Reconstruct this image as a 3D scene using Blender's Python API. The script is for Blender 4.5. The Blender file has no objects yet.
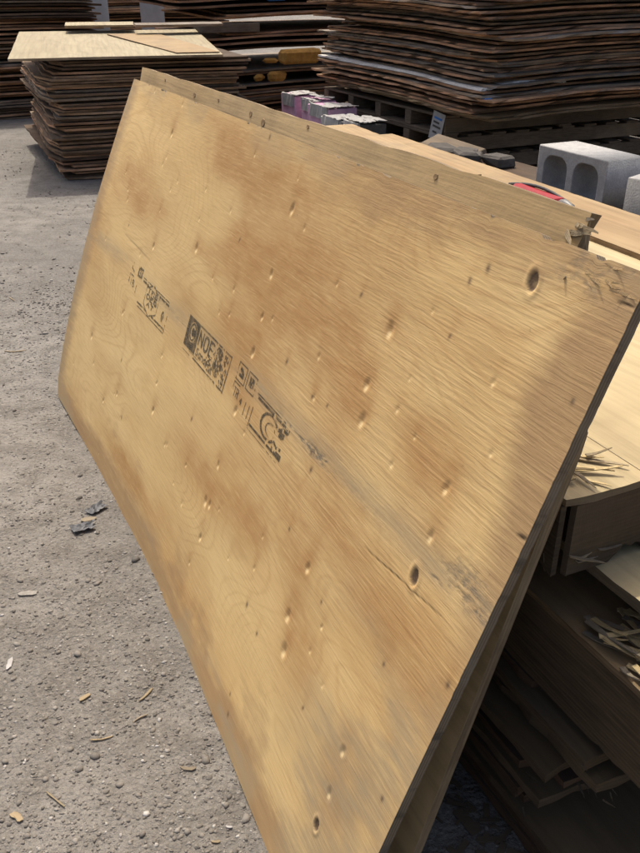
import bpy, bmesh, math, random
import numpy as np
from mathutils import Matrix, Vector, noise as mnoise

random.seed(7); np.random.seed(7)
S = bpy.context.scene
COL = S.collection

# ------------------------------------------------------------------ camera, sky, sun, exposure
cam_d = bpy.data.cameras.new('camera'); cam = bpy.data.objects.new('camera', cam_d); COL.objects.link(cam)
cam.location = (0, 0, 1.4499)
cam.rotation_euler = (math.radians(90) - 0.4953, 0, 0)
cam_d.sensor_fit = 'VERTICAL'; cam_d.sensor_height = 24.0
cam_d.lens = 24.0 * 830 / 853
cam_d.clip_start = 0.05; cam_d.clip_end = 1000
S.camera = cam

SUN = Vector((-0.15, 0.54, 1.0)).normalized()          # towards the sun
w = bpy.data.worlds.new('World'); S.world = w; w.use_nodes = True
nt = w.node_tree; nt.nodes.clear()
sky = nt.nodes.new('ShaderNodeTexSky'); sky.sky_type = 'NISHITA'; sky.sun_disc = False
sky.sun_elevation = math.asin(SUN.z); sky.sun_rotation = math.atan2(SUN.x, SUN.y)
sky.dust_density = 8.0; sky.air_density = 0.8; sky.ozone_density = 0.5
bg = nt.nodes.new('ShaderNodeBackground'); bg.inputs['Strength'].default_value = 0.15
wo = nt.nodes.new('ShaderNodeOutputWorld')
nt.links.new(sky.outputs[0], bg.inputs[0]); nt.links.new(bg.outputs[0], wo.inputs[0])
sd = bpy.data.lights.new('sun', 'SUN'); sd.energy = 2.3; sd.angle = math.radians(0.6); sd.color = (1.0, 0.93, 0.80)
so = bpy.data.objects.new('sun', sd); COL.objects.link(so)
so.rotation_euler = SUN.to_track_quat('Z', 'Y').to_euler(); so.location = (-4, 5, 10)
vs = S.view_settings
vs.view_transform = 'Standard'; vs.look = 'None'; vs.gamma = 1.0; vs.use_curve_mapping = False; vs.exposure = 0.50

# ------------------------------------------------------------------ yard frame (everything is laid out along the leaning sheet)
PHI = -1.1262; TH = 1.2017
BL = Vector((-1.0519, 2.9709, 0.0))
D = Vector((math.cos(PHI), math.sin(PHI), 0)); NH = Vector((-D.y, D.x, 0)); Z = Vector((0, 0, 1))
def P(u, off, z=0.0): return BL + D * u + NH * off + Z * z
R_PILE = PHI                      # local x -> D (towards viewer), local y -> NH (away from the leaning sheet)
R_STACK = PHI + math.pi / 2       # local x -> NH, local y -> away from viewer

# ------------------------------------------------------------------ helpers
def tag(o, label=None, cat=None, group=None, kind=None):
    if label: o['label'] = label
    if cat: o['category'] = cat
    if group: o['group'] = group
    if kind: o['kind'] = kind
    return o
def link(name, me, mat=None, parent=None):
    o = bpy.data.objects.new(name, me); COL.objects.link(o)
    if mat and me and not me.materials: me.materials.append(mat)
    if parent: o.parent = parent
    return o
def mesh(name, verts, faces, smooth=False):
    me = bpy.data.meshes.new(name); me.from_pydata([tuple(v) for v in verts], [], faces); me.update()
    if smooth:
        me.polygons.foreach_set('use_smooth', [True] * len(me.polygons))
    return me
def fix(me):
    bm = bmesh.new(); bm.from_mesh(me); bmesh.ops.recalc_face_normals(bm, faces=bm.faces); bm.to_mesh(me); bm.free(); return me
def empty(name, loc, rz=0.0):
    o = bpy.data.objects.new(name, None); COL.objects.link(o); o.location = loc; o.rotation_euler = (0, 0, rz)
    o.empty_display_size = 0.1
    return o
def box_mesh(name, x0, x1, y0, y1, z0, z1, bev=0.003, jit=0.0, seed=0):
    bm = bmesh.new(); bmesh.ops.create_cube(bm, size=1)
    for v in bm.verts:
        v.co = ((x0 + x1) / 2 + v.co.x * (x1 - x0), (y0 + y1) / 2 + v.co.y * (y1 - y0), (z0 + z1) / 2 + v.co.z * (z1 - z0))
    rr = random.Random(seed)
    if jit:
        for v in bm.verts: v.co += Vector((rr.uniform(-jit, jit), rr.uniform(-jit, jit), rr.uniform(-jit, jit) * .4))
    if bev: bmesh.ops.bevel(bm, geom=bm.edges[:], offset=bev, segments=1, affect='EDGES', profile=.5)
    me = bpy.data.meshes.new(name); bm.to_mesh(me); bm.free(); return me

class VN:                                                # smooth value noise for vertex fields
    def __init__(s, seed): s.t = np.random.RandomState(seed).rand(256, 256)
    def __call__(s, x, y):
        xi = np.floor(x).astype(int); yi = np.floor(y).astype(int); fx = x - xi; fy = y - yi
        fx = fx * fx * (3 - 2 * fx); fy = fy * fy * (3 - 2 * fy); a = s.t
        g = lambda i, j: a[(xi + i) % 256, (yi + j) % 256]
        return (g(0, 0) * (1 - fx) + g(1, 0) * fx) * (1 - fy) + (g(0, 1) * (1 - fx) + g(1, 1) * fx) * fy
def fbm(vn, x, y, o=4):
    r = 0; a = 1; t = 0
    for i in range(o): r = r + a * vn(x + 17.3 * i, y + 9.1 * i); t += a; a *= .5; x = x * 2; y = y * 2
    return r / t
def sstep(a, b, x): t = np.clip((x - a) / (b - a), 0, 1); return t * t * (3 - 2 * t)

# ------------------------------------------------------------------ node shorthand
class NT:
    def __init__(s, name):
        s.m = bpy.data.materials.new(name); s.m.use_nodes = True; s.t = s.m.node_tree; s.t.nodes.clear()
        s.out = s.n('ShaderNodeOutputMaterial'); s.b = s.n('ShaderNodeBsdfPrincipled'); s.l(s.b.outputs[0], s.out.inputs[0])
        s.b.inputs['Roughness'].default_value = .8; s.b.inputs['Specular IOR Level'].default_value = .25
    def n(s, t, **k):
        x = s.t.nodes.new(t)
        for a, v in k.items(): setattr(x, a, v)
        return x
    def l(s, a, b): s.t.links.new(a, b)
    def setin(s, sock, v):
        if hasattr(v, 'is_output'): s.l(v, sock)
        elif isinstance(v, (tuple, list)): sock.default_value = (*v, 1) if len(v) == 3 and sock.type == 'RGBA' else v
        else: sock.default_value = v
    def math(s, op, a, b=None, c=None, clamp=False):
        x = s.n('ShaderNodeMath', operation=op, use_clamp=clamp)
        s.setin(x.inputs[0], a)
        if b is not None: s.setin(x.inputs[1], b)
        if c is not None: s.setin(x.inputs[2], c)
        return x.outputs[0]
    def mix(s, f, a, b, bt='MIX'):
        x = s.n('ShaderNodeMix', data_type='RGBA', blend_type=bt)
        s.setin(x.inputs[0], f); s.setin(x.inputs[6], a); s.setin(x.inputs[7], b); return x.outputs[2]
    def map(s, v, sc=(1, 1, 1), loc=(0, 0, 0), rot=(0, 0, 0)):
        x = s.n('ShaderNodeMapping'); s.l(v, x.inputs[0])
        x.inputs['Scale'].default_value = sc; x.inputs['Location'].default_value = loc; x.inputs['Rotation'].default_value = rot
        return x.outputs[0]
    def noise(s, v, scale=1, detail=3, rough=.5, dist=0):
        x = s.n('ShaderNodeTexNoise'); s.l(v, x.inputs['Vector']); x.inputs['Scale'].default_value = scale
        x.inputs['Detail'].default_value = detail; x.inputs['Roughness'].default_value = rough; x.inputs['Distortion'].default_value = dist
        return x.outputs[0]
    def ramp(s, v, *stops):
        x = s.n('ShaderNodeMapRange', clamp=True); s.l(v, x.inputs[0])
        for i, k in enumerate(stops): x.inputs[1 + i].default_value = k
        return x.outputs[0]
    def bump(s, h, strength, dist, prev=None):
        x = s.n('ShaderNodeBump'); x.inputs['Strength'].default_value = strength; x.inputs['Distance'].default_value = dist
        s.l(h, x.inputs['Height'])
        if prev: s.l(prev, x.inputs['Normal'])
        return x.outputs[0]
    def attr(s, name):
        x = s.n('ShaderNodeAttribute', attribute_name=name); sp = s.n('ShaderNodeSeparateColor'); s.l(x.outputs['Color'], sp.inputs[0]); return sp.outputs
    def obj(s): return s.n('ShaderNodeTexCoord').outputs['Object']
    def rnd(s): return s.n('ShaderNodeObjectInfo').outputs['Random']
    def done(s, col, normal=None, rough=None):
        s.setin(s.b.inputs['Base Color'], col)
        if normal: s.l(normal, s.b.inputs['Normal'])
        if rough is not None: s.setin(s.b.inputs['Roughness'], rough)
        return s.m

def mat_ply(name, c1, c2, edge, gax=0, var=.5, rough=.85, grime=.5):
    """plywood: long grain along local axis gax, ply layers on the edges, sheet to sheet variation"""
    k = NT(name); o = k.obj(); r = k.rnd()
    off = k.n('ShaderNodeVectorMath', operation='ADD'); k.l(o, off.inputs[0])
    cb = k.n('ShaderNodeCombineXYZ'); k.l(k.math('MULTIPLY', r, 37.0), cb.inputs[0]); k.l(k.math('MULTIPLY', r, 91.0), cb.inputs[1]); k.l(cb.outputs[0], off.inputs[1])
    v = off.outputs[0]
    st = (2.2, 46, 20) if gax == 0 else (46, 2.2, 20)
    g = k.noise(k.map(v, st), 1, 4, .6)
    lg = k.noise(k.map(v, (1.3, 2.6, 2) if gax == 0 else (2.6, 1.3, 2)), 1, 3, .55)
    cont = k.math('PINGPONG', k.math('MULTIPLY', k.noise(k.map(v, (.9, 3.0, 1) if gax == 0 else (3, .9, 1)), 1, 1, .4), 22.0), 1.0)
    col = k.mix(k.ramp(lg, .35, .68, 0, 1), c1, c2)
    col = k.mix(k.math('MULTIPLY', k.ramp(cont, .55, 1, 0, 1), .22), col, tuple(x * .55 for x in c2))
    col = k.mix(k.ramp(g, .42, .72, 0, .45), col, tuple(x * .5 for x in c2))
    dirt = k.noise(v, 3.1, 5, .65)
    col = k.mix(k.ramp(dirt, .5, .72, 0, grime), col, (.10, .085, .065))
    # edges: ply layers
    geo = k.n('ShaderNodeNewGeometry'); tc = k.n('ShaderNodeVectorTransform', vector_type='NORMAL', convert_from='WORLD', convert_to='OBJECT')
    k.l(geo.outputs['Normal'], tc.inputs[0]); sx = k.n('ShaderNodeSeparateXYZ'); k.l(tc.outputs[0], sx.inputs[0])
    side = k.ramp(k.math('ABSOLUTE', sx.outputs[2]), .75, .5, 0, 1)
    so_ = k.n('ShaderNodeSeparateXYZ'); k.l(o, so_.inputs[0])
    lay = k.math('PINGPONG', k.math('MULTIPLY', so_.outputs[2], 1 / .0036), 1.0)
    en = k.noise(k.map(v, (14, 14, 160)), 1, 4, .65)
    ec = k.mix(k.ramp(lay, .2, .8, 0, .45), edge, tuple(x * .45 for x in edge))
    ec = k.mix(k.ramp(en, .4, .7, 0, .8), ec, tuple(x * .35 for x in edge))
    ec = k.mix(k.ramp(k.noise(k.map(v, (2.2, 2.2, 3)), 1, 3, .6), .45, .7, 0, .6), ec, tuple(min(1, x * 1.7) for x in edge))
    col = k.mix(side, col, ec)
    vv = k.math('MULTIPLY_ADD', r, var, 1 - var / 2)
    col = k.mix(1.0, col, k.comb(vv), 'MULTIPLY')
    h = k.math('ADD', k.math('MULTIPLY', g, .7), k.math('MULTIPLY', en, .6))
    return k.done(col, k.bump(h, .6, .004), rough)
def _comb(s, v):
    x = s.n('ShaderNodeCombineColor'); [s.l(v, x.inputs[i]) for i in range(3)]; return x.outputs[0]
NT.comb = _comb

def mat_flat(name, c, var=.25, scale=20, rough=.8, bump=.3, dist=.003, c2=None):
    k = NT(name); o = k.obj(); n1 = k.noise(o, scale, 5, .65); n2 = k.noise(o, scale * .17, 3, .6)
    col = k.mix(k.ramp(n1, .3, .7, 0, 1), tuple(x * (1 - var) for x in c), tuple(min(1, x * (1 + var)) for x in c))
    if c2: col = k.mix(k.ramp(n2, .45, .62, 0, .8), col, c2)
    return k.done(col, k.bump(n1, bump, dist), rough)

# ------------------------------------------------------------------ ground
GN = VN(3)
def gz(x, y):
    x = np.asarray(x, float); y = np.asarray(y, float)
    return (fbm(GN, x * 2.2 + 40, y * 2.2 + 40, 4) - .5) * .020 + (fbm(GN, x * 14 + 9, y * 14 + 70, 3) - .5) * .007
def make_ground():
    def axis(a, b, st, far):
        mid = list(np.arange(a, b + 1e-6, st)); lo = []; hi = []; s = st; x = a
        while x > -far: s *= 1.35; x -= s; lo.append(x)
        s = st; x = b
        while x < far: s *= 1.35; x += s; hi.append(x)
        return np.array(lo[::-1] + mid + hi)
    xs = axis(-1.6, 1.0, .0125, 260); ys = axis(.6, 3.4, .0125, 260)
    X, Y = np.meshgrid(xs, ys, indexing='ij'); Zz = gz(X, Y) * np.exp(-((X ** 2 + Y ** 2) / 900))
    nx, ny = X.shape
    me = bpy.data.meshes.new('ground')
    me.vertices.add(nx * ny); me.vertices.foreach_set('co', np.stack([X, Y, Zz], -1).astype('f4').ravel())
    i = np.arange(nx * ny).reshape(nx, ny)
    q = np.stack([i[:-1, :-1], i[1:, :-1], i[1:, 1:], i[:-1, 1:]], -1).reshape(-1, 4)
    me.loops.add(q.size); me.loops.foreach_set('vertex_index', q.ravel().astype('i4'))
    me.polygons.add(len(q)); me.polygons.foreach_set('loop_start', np.arange(0, q.size, 4, dtype='i4'))
    me.update(calc_edges=True); me.polygons.foreach_set('use_smooth', [True] * len(q))
    k = NT('dusty_gravel'); o = k.obj()
    a = k.noise(o, 1.1, 4, .6); b = k.noise(o, 9, 5, .65); c = k.noise(o, 70, 4, .7); d = k.noise(o, 260, 3, .7)
    col = k.mix(k.ramp(a, .40, .60, 0, 1), (.150, .140, .125), (.215, .201, .180))
    col = k.mix(k.ramp(b, .44, .64, 0, .75), col, (.115, .104, .090))
    col = k.mix(k.ramp(c, .52, .68, 0, .65), col, (.25, .232, .206))
    col = k.mix(k.ramp(c, .45, .30, 0, .55), col, (.100, .090, .078))
    col = k.mix(k.ramp(d, .6, .74, 0, .6), col, (.28, .262, .235))
    vo = k.n('ShaderNodeTexVoronoi', feature='F1'); k.l(o, vo.inputs['Vector']); vo.inputs['Scale'].default_value = 95; vo.inputs['Randomness'].default_value = 1
    h = k.math('ADD', k.math('MULTIPLY', c, 1.0), k.math('MULTIPLY', d, .35))
    h = k.math('SUBTRACT', h, k.math('MULTIPLY', vo.outputs['Distance'], .5))
    nb = k.bump(h, .9, .007, k.bump(b, .7, .03))
    m = k.done(col, nb, .95)
    g = link('ground', me, m); tag(g, kind='structure')
    # loose stones: thousands of pebbles nobody could count
    ico = bmesh.new(); bmesh.ops.create_icosphere(ico, subdivisions=1, radius=1)
    bv = np.array([v.co[:] for v in ico.verts]); bf = np.array([[v.index for v in f.verts] for f in ico.faces]); ico.free()
    rs = np.random.RandomState(5); V = []; F = []; C = []
    N = 34000
    for j in range(N):
        if j < 24000: y = .75 + rs.rand() ** 1.5 * 3.6; x = -0.02 - rs.rand() * (.62 + .42 * y) + (y - .77) * -.10
        else: y = .8 + rs.rand() * 8; x = -.9 - .42 * y + rs.rand() * (1.6 + .55 * y)
        if fbm(GN, np.array(x * 3.1 + 80), np.array(y * 3.1 + 20), 3) + .35 * rs.rand() < .55: y += .3 * (rs.rand() - .5); x += .3 * (rs.rand() - .5); x = x if x < -.05 - .45 * (y - .77) else x - .35 * rs.rand()
        s = (.0007 + .0016 * rs.rand() ** 2) * (1 + rs.rand()) + (.003 * rs.rand() ** 4) + (.0065 * rs.rand() if rs.rand() < .016 else 0)
        if y > 3.5: s *= 1.5
        sc = s * (.6 + .9 * rs.rand(3)); sc[2] *= .5
        a = rs.rand() * 6.28; ca, sa = math.cos(a), math.sin(a)
        p = (bv * (1 + .5 * (rs.rand(len(bv), 1) - .5)) + .35 * (rs.rand(len(bv), 3) - .5)) * sc
        p = np.stack([p[:, 0] * ca - p[:, 1] * sa, p[:, 0] * sa + p[:, 1] * ca, p[:, 2]], -1)
        p += [x, y, float(gz(x, y)) + sc[2] * .12]
        V.append(p); F.append(bf + len(bv) * j); t = rs.rand(); C.append(t)
    V = np.concatenate(V); F = np.concatenate(F)
    me = bpy.data.meshes.new('gravel'); me.vertices.add(len(V)); me.vertices.foreach_set('co', V.astype('f4').ravel())
    me.loops.add(F.size); me.loops.foreach_set('vertex_index', F.ravel().astype('i4')); me.polygons.add(len(F)); me.polygons.foreach_set('loop_start', np.arange(0, F.size, 3, dtype='i4'))
    me.update(calc_edges=True)
    ca = me.attributes.new('tone', 'FLOAT', 'POINT'); ca.data.foreach_set('value', np.repeat(np.array(C), len(bv)).astype('f4'))
    k = NT('gravel_stone'); at = k.n('ShaderNodeAttribute', attribute_name='tone').outputs['Fac']
    cr = k.n('ShaderNodeValToRGB'); k.l(at, cr.inputs[0]); e = cr.color_ramp.elements
    e[0].color = (.105, .096, .085, 1); e[1].color = (.40, .385, .36, 1); e[1].position = 1
    for ps, cc in((.25, (.150, .136, .118)), (.80, (.195, .178, .155)), (.95, (.27, .255, .23))): x = e.new(ps); x.color = (*cc, 1)
    m = k.done(cr.outputs[0], k.bump(k.noise(k.obj(), 300, 3, .6), .4, .001), .9)
    tag(link('gravel', me, m), 'grey gravel scattered over the dusty yard ground', 'gravel', kind='stuff')
make_ground()

# ------------------------------------------------------------------ the leaning sheet in front
LU, LV, TK = 2.44, 1.22, .018
CX, CY, FP, PIT = 320, 426.5, 830.0, .4953
V_ = (NH * math.cos(TH) + Z * math.sin(TH)); N_ = D.cross(V_)
M_FRONT = Matrix(((D.x, V_.x, N_.x, BL.x), (D.y, V_.y, N_.y, BL.y), (D.z, V_.z, N_.z, BL.z), (0, 0, 0, 1)))
def px2uv(x, y):
    f = Vector((0, math.cos(PIT), -math.sin(PIT))); up = Vector((0, math.sin(PIT), math.cos(PIT)))
    r = f + Vector((1, 0, 0)) * ((x - CX) / FP) - up * ((y - CY) / FP); o = Vector((0, 0, 1.4499))
    t = (BL - o).dot(N_) / r.dot(N_); q = o + r * t - BL
    return q.dot(D), q.dot(V_)
def crop(x0, y0, sc, pts): return [(x0 + a / sc, y0 + b / sc, *r) for a, b, *r in pts]
# dents and pin knots read off the face: (x, y, kind) with b = broad dent, s = small dent, d = dark pin knot, h = open knot hole
K_ = []
K_ += crop(100, 60, 2.91, [(160,90,'s'),(140,130,'s'),(240,130,'s'),(210,215,'b'),(195,285,'s'),(185,305,'s'),(85,330,'s'),(90,380,'s'),(88,410,'s'),(175,440,'s'),(90,485,'d'),(155,545,'b'),(118,570,'s'),(30,525,'s'),(305,378,'s'),(285,465,'s'),(375,440,'s'),(400,525,'d'),(275,550,'b'),(450,275,'s'),(495,225,'d'),(505,100,'d'),(462,150,'d'),(575,345,'s'),(555,435,'b'),(590,490,'s'),(205,380,'s'),(225,355,'s')])
K_ += crop(100, 230, 2.909, [(490,130,'b'),(320,142,'s'),(380,175,'s'),(335,243,'s'),(365,248,'s'),(460,255,'b'),(490,260,'s'),(430,360,'b'),(530,385,'d'),(610,490,'s'),(70,240,'s'),(55,383,'d'),(30,480,'s'),(150,450,'s'),(135,530,'b'),(45,550,'d'),(245,555,'d'),(375,530,'b'),(400,595,'s'),(320,690,'b'),(225,690,'s'),(165,630,'s'),(610,650,'d')])
K_ += crop(40, 300, 3.877, [(205,145,'b'),(320,55,'b'),(135,250,'s'),(125,305,'s'),(280,370,'b'),(230,395,'b'),(205,250,'s'),(290,460,'s'),(430,330,'s'),(455,220,'s'),(200,600,'s'),(460,570,'s'),(530,650,'s'),(480,720,'s'),(510,800,'s'),(605,790,'b')])
K_ += crop(300, 220, 2.0, [(175,220,'B'),(128,330,'B'),(118,402,'B'),(215,318,'s'),(385,325,'s'),(380,468,'s'),(118,150,'d'),(30,275,'s'),(70,128,'s'),(262,183,'s'),(297,233,'d'),(47,373,'d'),(15,355,'d'),(338,122,'d'),(375,97,'d'),(545,363,'d'),(225,435,'s'),(465,123,'h'),(190,380,'s')])
K_ += crop(150, 430, 2.133, [(107,165,'b'),(128,175,'s'),(85,235,'b'),(60,290,'s'),(147,280,'s'),(325,298,'B'),(280,400,'B'),(225,232,'s'),(285,215,'d'),(188,378,'d'),(210,440,'d'),(205,300,'s'),(595,228,'b'),(628,125,'B'),(510,75,'s'),(560,315,'h'),(335,50,'d'),(333,88,'d'),(355,370,'d'),(355,425,'s')])
K_ += crop(200, 600, 2.4615, [(190,130,'B'),(288,70,'s'),(258,130,'s'),(290,215,'s'),(345,375,'B'),(310,480,'b'),(278,557,'h'),(447,160,'d'),(447,490,'d'),(610,210,'d'),(240,270,'d'),(50,240,'d'),(45,290,'d')])
rk = random.Random(2)
KN = []
for x, y, t in K_:
    u, v = px2uv(x, y)
    if .01 < u < 2.43 and .01 < v < 1.21: KN.append((u, v, t, rk.uniform(.8, 1.25), rk.uniform(-.4, .4)))
def seam(u): return .648 + .02 * (u - .1) + .006 * np.sin(u * 5) + .02 * sstep(1.5, 2.4, u)

def warp(u, v):
    b = np.sin(np.pi * np.clip(u / LU, 0, 1)) * (1 - v / LV)
    wv = -.034 * b + .028 * np.sin(np.pi * np.clip(v / LV, 0, 1)) * np.clip(1 - u / LU, 0, 1) ** 3
    return wv, .013 * b
def dents(u, v):
    h = np.zeros_like(u)
    for ku, kv, t, s, a in KN:
        if t == 'd': continue
        ru, rv, dp = {'s': (.0040, .0055, .0011), 'b': (.0062, .0085, .0026), 'B': (.0075, .0098, .0029), 'h': (.0098, .0145, .0030)}[t]
        ru *= s; rv *= s
        du = (u - ku) / ru; dv = (v - kv + a * (u - ku)) / rv; r2 = du * du + dv * dv
        m = r2 < 16
        if t == 'h': h[m] += -dp * (1 - sstep(.75, 1.0, np.sqrt(r2[m]))) + .0012 * np.exp(-((np.sqrt(r2[m]) - 1.35) / .35) ** 2)
        else: h[m] += -dp * s * (.72 * np.exp(-r2[m]) + .28 * np.exp(-r2[m] / 5)) + dp * .12 * np.exp(-((np.sqrt(r2[m]) - 1.7) / .6) ** 2)
    return h
wn = VN(11)
def relief(u, v):
    return dents(u, v) + (fbm(wn, u * 3 + 5, v * 5 + 3, 3) - .5) * .004
def surf(u, v, lift=0.0):
    wv, vs_ = warp(u, v); return np.stack([u, v + vs_, wv + relief(u, v) + lift], -1)

def make_front():
    nu, nv = 872, 437
    us = np.linspace(0, LU, nu); vv = np.linspace(0, LV, nv)
    U, Vv = np.meshgrid(us, vv, indexing='ij')
    # chewed edges: rounded left corners, splintered top right, nicks along the right edge
    en = fbm(wn, Vv * 30, Vv * 0 + 4, 3); en2 = fbm(wn, U * 25, U * 0 + 9, 3)
    U2 = U + (U / LU) ** 40 * -(sstep(.62, .75, en) * .0007) ; V2 = Vv + (Vv / LV) ** 60 * -(sstep(.6, .72, en2) * .005)
    cr = np.clip(1 - U / .05, 0, 1) * np.clip(1 - Vv / .06, 0, 1); U2 = U2 + cr * .03; V2 = V2 + cr * .012
    pts = surf(U2, V2)
    i = np.arange(nu * nv).reshape(nu, nv)
    q = np.stack([i[:-1, :-1], i[1:, :-1], i[1:, 1:], i[:-1, 1:]], -1).reshape(-1, 4)
    me = bpy.data.meshes.new('face_veneer')
    me.vertices.add(nu * nv); me.vertices.foreach_set('co', pts.astype('f4').ravel())
    me.loops.add(q.size); me.loops.foreach_set('vertex_index', q.ravel().astype('i4')); me.polygons.add(len(q)); me.polygons.foreach_set('loop_start', np.arange(0, q.size, 4, dtype='i4'))
    me.update(calc_edges=True); me.polygons.foreach_set('use_smooth', [True] * len(q))
    # colour fields that belong to the wood: knot pith, resin streaks, water stain, torn veneer, cracks; pale also holds painted dent highlights
    knot = np.zeros_like(U); halo = np.zeros_like(U)
    for ku, kv, t, s, a in KN:
        ru, rv, kd, hl = {'s': (.003, .004, .0, .22), 'b': (.004, .005, .06, .42), 'B': (.005, .0065, .16, .55), 'd': (.004, .0055, 1.0, .25), 'h': (.0096, .0142, 1.0, .35)}[t]
        ru *= s; rv *= s
        du = (U - ku) / ru; dv = (Vv - kv + a * (U - ku)) / rv; r2 = du * du + dv * dv
        if t == 'h': knot = np.maximum(knot, kd * (1 - sstep(.8, 1.05, np.sqrt(r2))))
        else: knot = np.maximum(knot, kd * np.exp(-r2 * 1.0))
        hu = .024 if t in 'bB' else .012; hv = .034 if t in 'bB' else .02
        halo = np.maximum(halo, hl * np.exp(-((U - ku) / hu) ** 2 - ((Vv - kv - .02) / hv) ** 2))
    cl = fbm(wn, U * 1.3 + 31, Vv * 3.4 + 8, 4)
    cl2 = fbm(wn, U * 2.2 + 3, Vv * 6.0 + 28, 4)
    halo = np.clip(halo + .55 * sstep(.55, .74, cl) + .3 * sstep(.56, .74, cl2), 0, 1)
    def blob(x, y, ru, rv, k=1.0):
        u0, v0 = px2uv(x, y); sk = .10 * (cl - .5); return k * np.exp(-((U - u0 + 3 * sk) / (ru * 1.15)) ** 2 - ((Vv - v0 + sk) / (rv * .80)) ** 2)
    for b in((240, 165, .30, .09, .6), (270, 262, .22, .07, .95), (305, 315, .14, .09, .6), (150, 205, .28, .10, .55), (215, 118, .25, .05, .5), (352, 350, .06, .10, .9), (362, 405, .05, .09, .8), (185, 465, .16, .10, .8), (228, 508, .14, .12, .85), (284, 570, .06, .12, .7), (278, 650, .08, .12, .75), (440, 480, .07, .09, .7),
              (120, 262, .2, .05, .4), (335, 255, .1, .04, .6), (250, 330, .12, .04, .5), (120, 470, .25, .06, .8), (165, 590, .2, .05, .7), (205, 690, .12, .05, .5), (480, 330, .12, .05, .35), (300, 180, .12, .04, .5), (335, 770, .07, .14, .6), (400, 640, .05, .06, .4), (180, 300, .1, .05, .35)):
        halo = np.clip(halo + blob(*b) * (.55 + .9 * fbm(wn, U * 9 + 4, Vv * 9 + 44, 3)), 0, 1)
    pale = np.zeros_like(U)
    for ku, kv, t, s, a in KN:
        if t in 'sbB': rr_ = {'s': .0042, 'b': .0075, 'B': .0092}[t] * s; pale = np.maximum(pale, 1.4 * np.exp(-((U - ku) / rr_) ** 2 - ((Vv - kv + rr_ * .9) / (rr_ * 1.1)) ** 2))  # torn pale fibre plus a highlight painted on each dent's lower wall
    for b in((130, 372, .3, .10, .8), (200, 560, .16, .10, .7), (110, 425, .25, .08, .7), (300, 470, .12, .08, .5), (240, 425, .18, .05, .6), (255, 710, .09, .14, .7), (400, 330, .15, .07, .5), (330, 560, .08, .07, .6), (190, 250, .2, .05, .5)):
        pale = np.maximum(pale, blob(*b))
    # damp band down the right end, narrower at the top, with a wavy margin
    wob = (fbm(wn, Vv * 5 + 2, U * 1.5, 4) - .5)
    lim = 2.335 + wob * .13 + .05 * sstep(.9, .6, Vv)
    damp = sstep(-.035, .05, U - lim) * (.45 + .55 * sstep(.55, .9, Vv))
    damp = np.maximum(damp, 1.0 * sstep(.05, -.02, Vv - .035 - .06 * fbm(wn, U * 4 + 60, U * 0 + 2, 3)))
    damp = np.maximum(damp,   .75 * sstep(1.10, 1.19, Vv + (fbm(wn, U * 9, Vv * 7, 3) - .5) * .1) * sstep(1.3, 1.9, U))
    damp = np.maximum(damp, .9 * sstep(.12, -.02, U - .05 * fbm(wn, Vv * 6 + 11, U * 0, 3)))
    damp = np.maximum(damp, blob(330, 800, .10, .16, .7)); damp = np.maximum(damp, blob(400, 740, .05, .12, .5))
    mould = sstep(.48, .74, fbm(wn, U * 7 + 3, Vv * 10 + 50, 4)) * sstep(.30, .02, Vv) * .9
    damp = np.maximum(damp, mould)
    grey = np.exp(-((Vv - seam(U) - .012) / .030) ** 2) * sstep(.30, .62, fbm(wn, U * 3.5 + 71, Vv * 8, 4)) * .9
    grey = np.maximum(grey, 1.0 * sstep(.36, .58, fbm(wn, U * 6 + 13, Vv * 9 + 5, 4)) * sstep(2.0, 2.28, U) * sstep(.66, .45, Vv))
    grey = np.maximum(grey, 1.0 * sstep(.40, .60, fbm(wn, U * 5 + 3, Vv * 12 + 25, 4)) * sstep(.15, .02, Vv))
    grey = np.maximum(grey, 1.0 * sstep(.38, .58, fbm(wn, U * 12 + 3, Vv * 5 + 25, 4)) * sstep(.12, .0, U))
    grey = np.maximum(grey, .55 * sstep(.45, .62, fbm(wn, U * 4 + 33, Vv * 9 + 2, 4)) * sstep(1.12, 1.20, Vv))
    sm = np.exp(-((Vv - seam(U)) / .010) ** 2)
    torn = sm * sstep(.50, .62, fbm(wn, U * 9 + 7, Vv * 60, 3)) * sstep(1.5, 1.7, U) + sm * .25 * sstep(.35, .6, fbm(wn, U * 4 + 27, Vv * 10, 3))
    u9, v9 = px2uv(465, 585); torn = torn + .8 * np.exp(-((U - u9) / .06) ** 2 - ((Vv - v9 ) / .03) ** 2) * sstep(.5, .62, fbm(wn, U * 40, Vv * 60 + 3, 3))
    torn = np.clip(torn + .45 * sstep(1.145, 1.185, Vv) * sstep(2.25, 2.33, U) * sstep(.46, .56, fbm(wn, U * 30 + 8, Vv * 60 + 3, 3)), 0, 1)
    crack = np.zeros_like(U)
    for (xa, ya, xb, yb, wd, k) in((362, 548, 440, 618, .0012, .7), (490, 615, 525, 555, .0016, .0), (128, 236, 150, 262, .003, .35), (518, 535, 527, 540, .003, 1.), (618, 302, 634, 307, .002, 1.)):
        ua, va = px2uv(xa, ya); ub, vb = px2uv(xb, yb); L2 = (ub - ua) ** 2 + (vb - va) ** 2
        t = np.clip(((U - ua) * (ub - ua) + (Vv - va) * (vb - va)) / L2, 0, 1)
        dd = np.hypot(U - ua - t * (ub - ua), Vv - va - t * (vb - va) + .004 * (fbm(wn, U * 12, U * 0, 2) - .5))
        crack = np.maximum(crack, k * np.exp(-(dd / wd) ** 2) * (1 - (2 * t - 1) ** 2 * .6))
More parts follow.
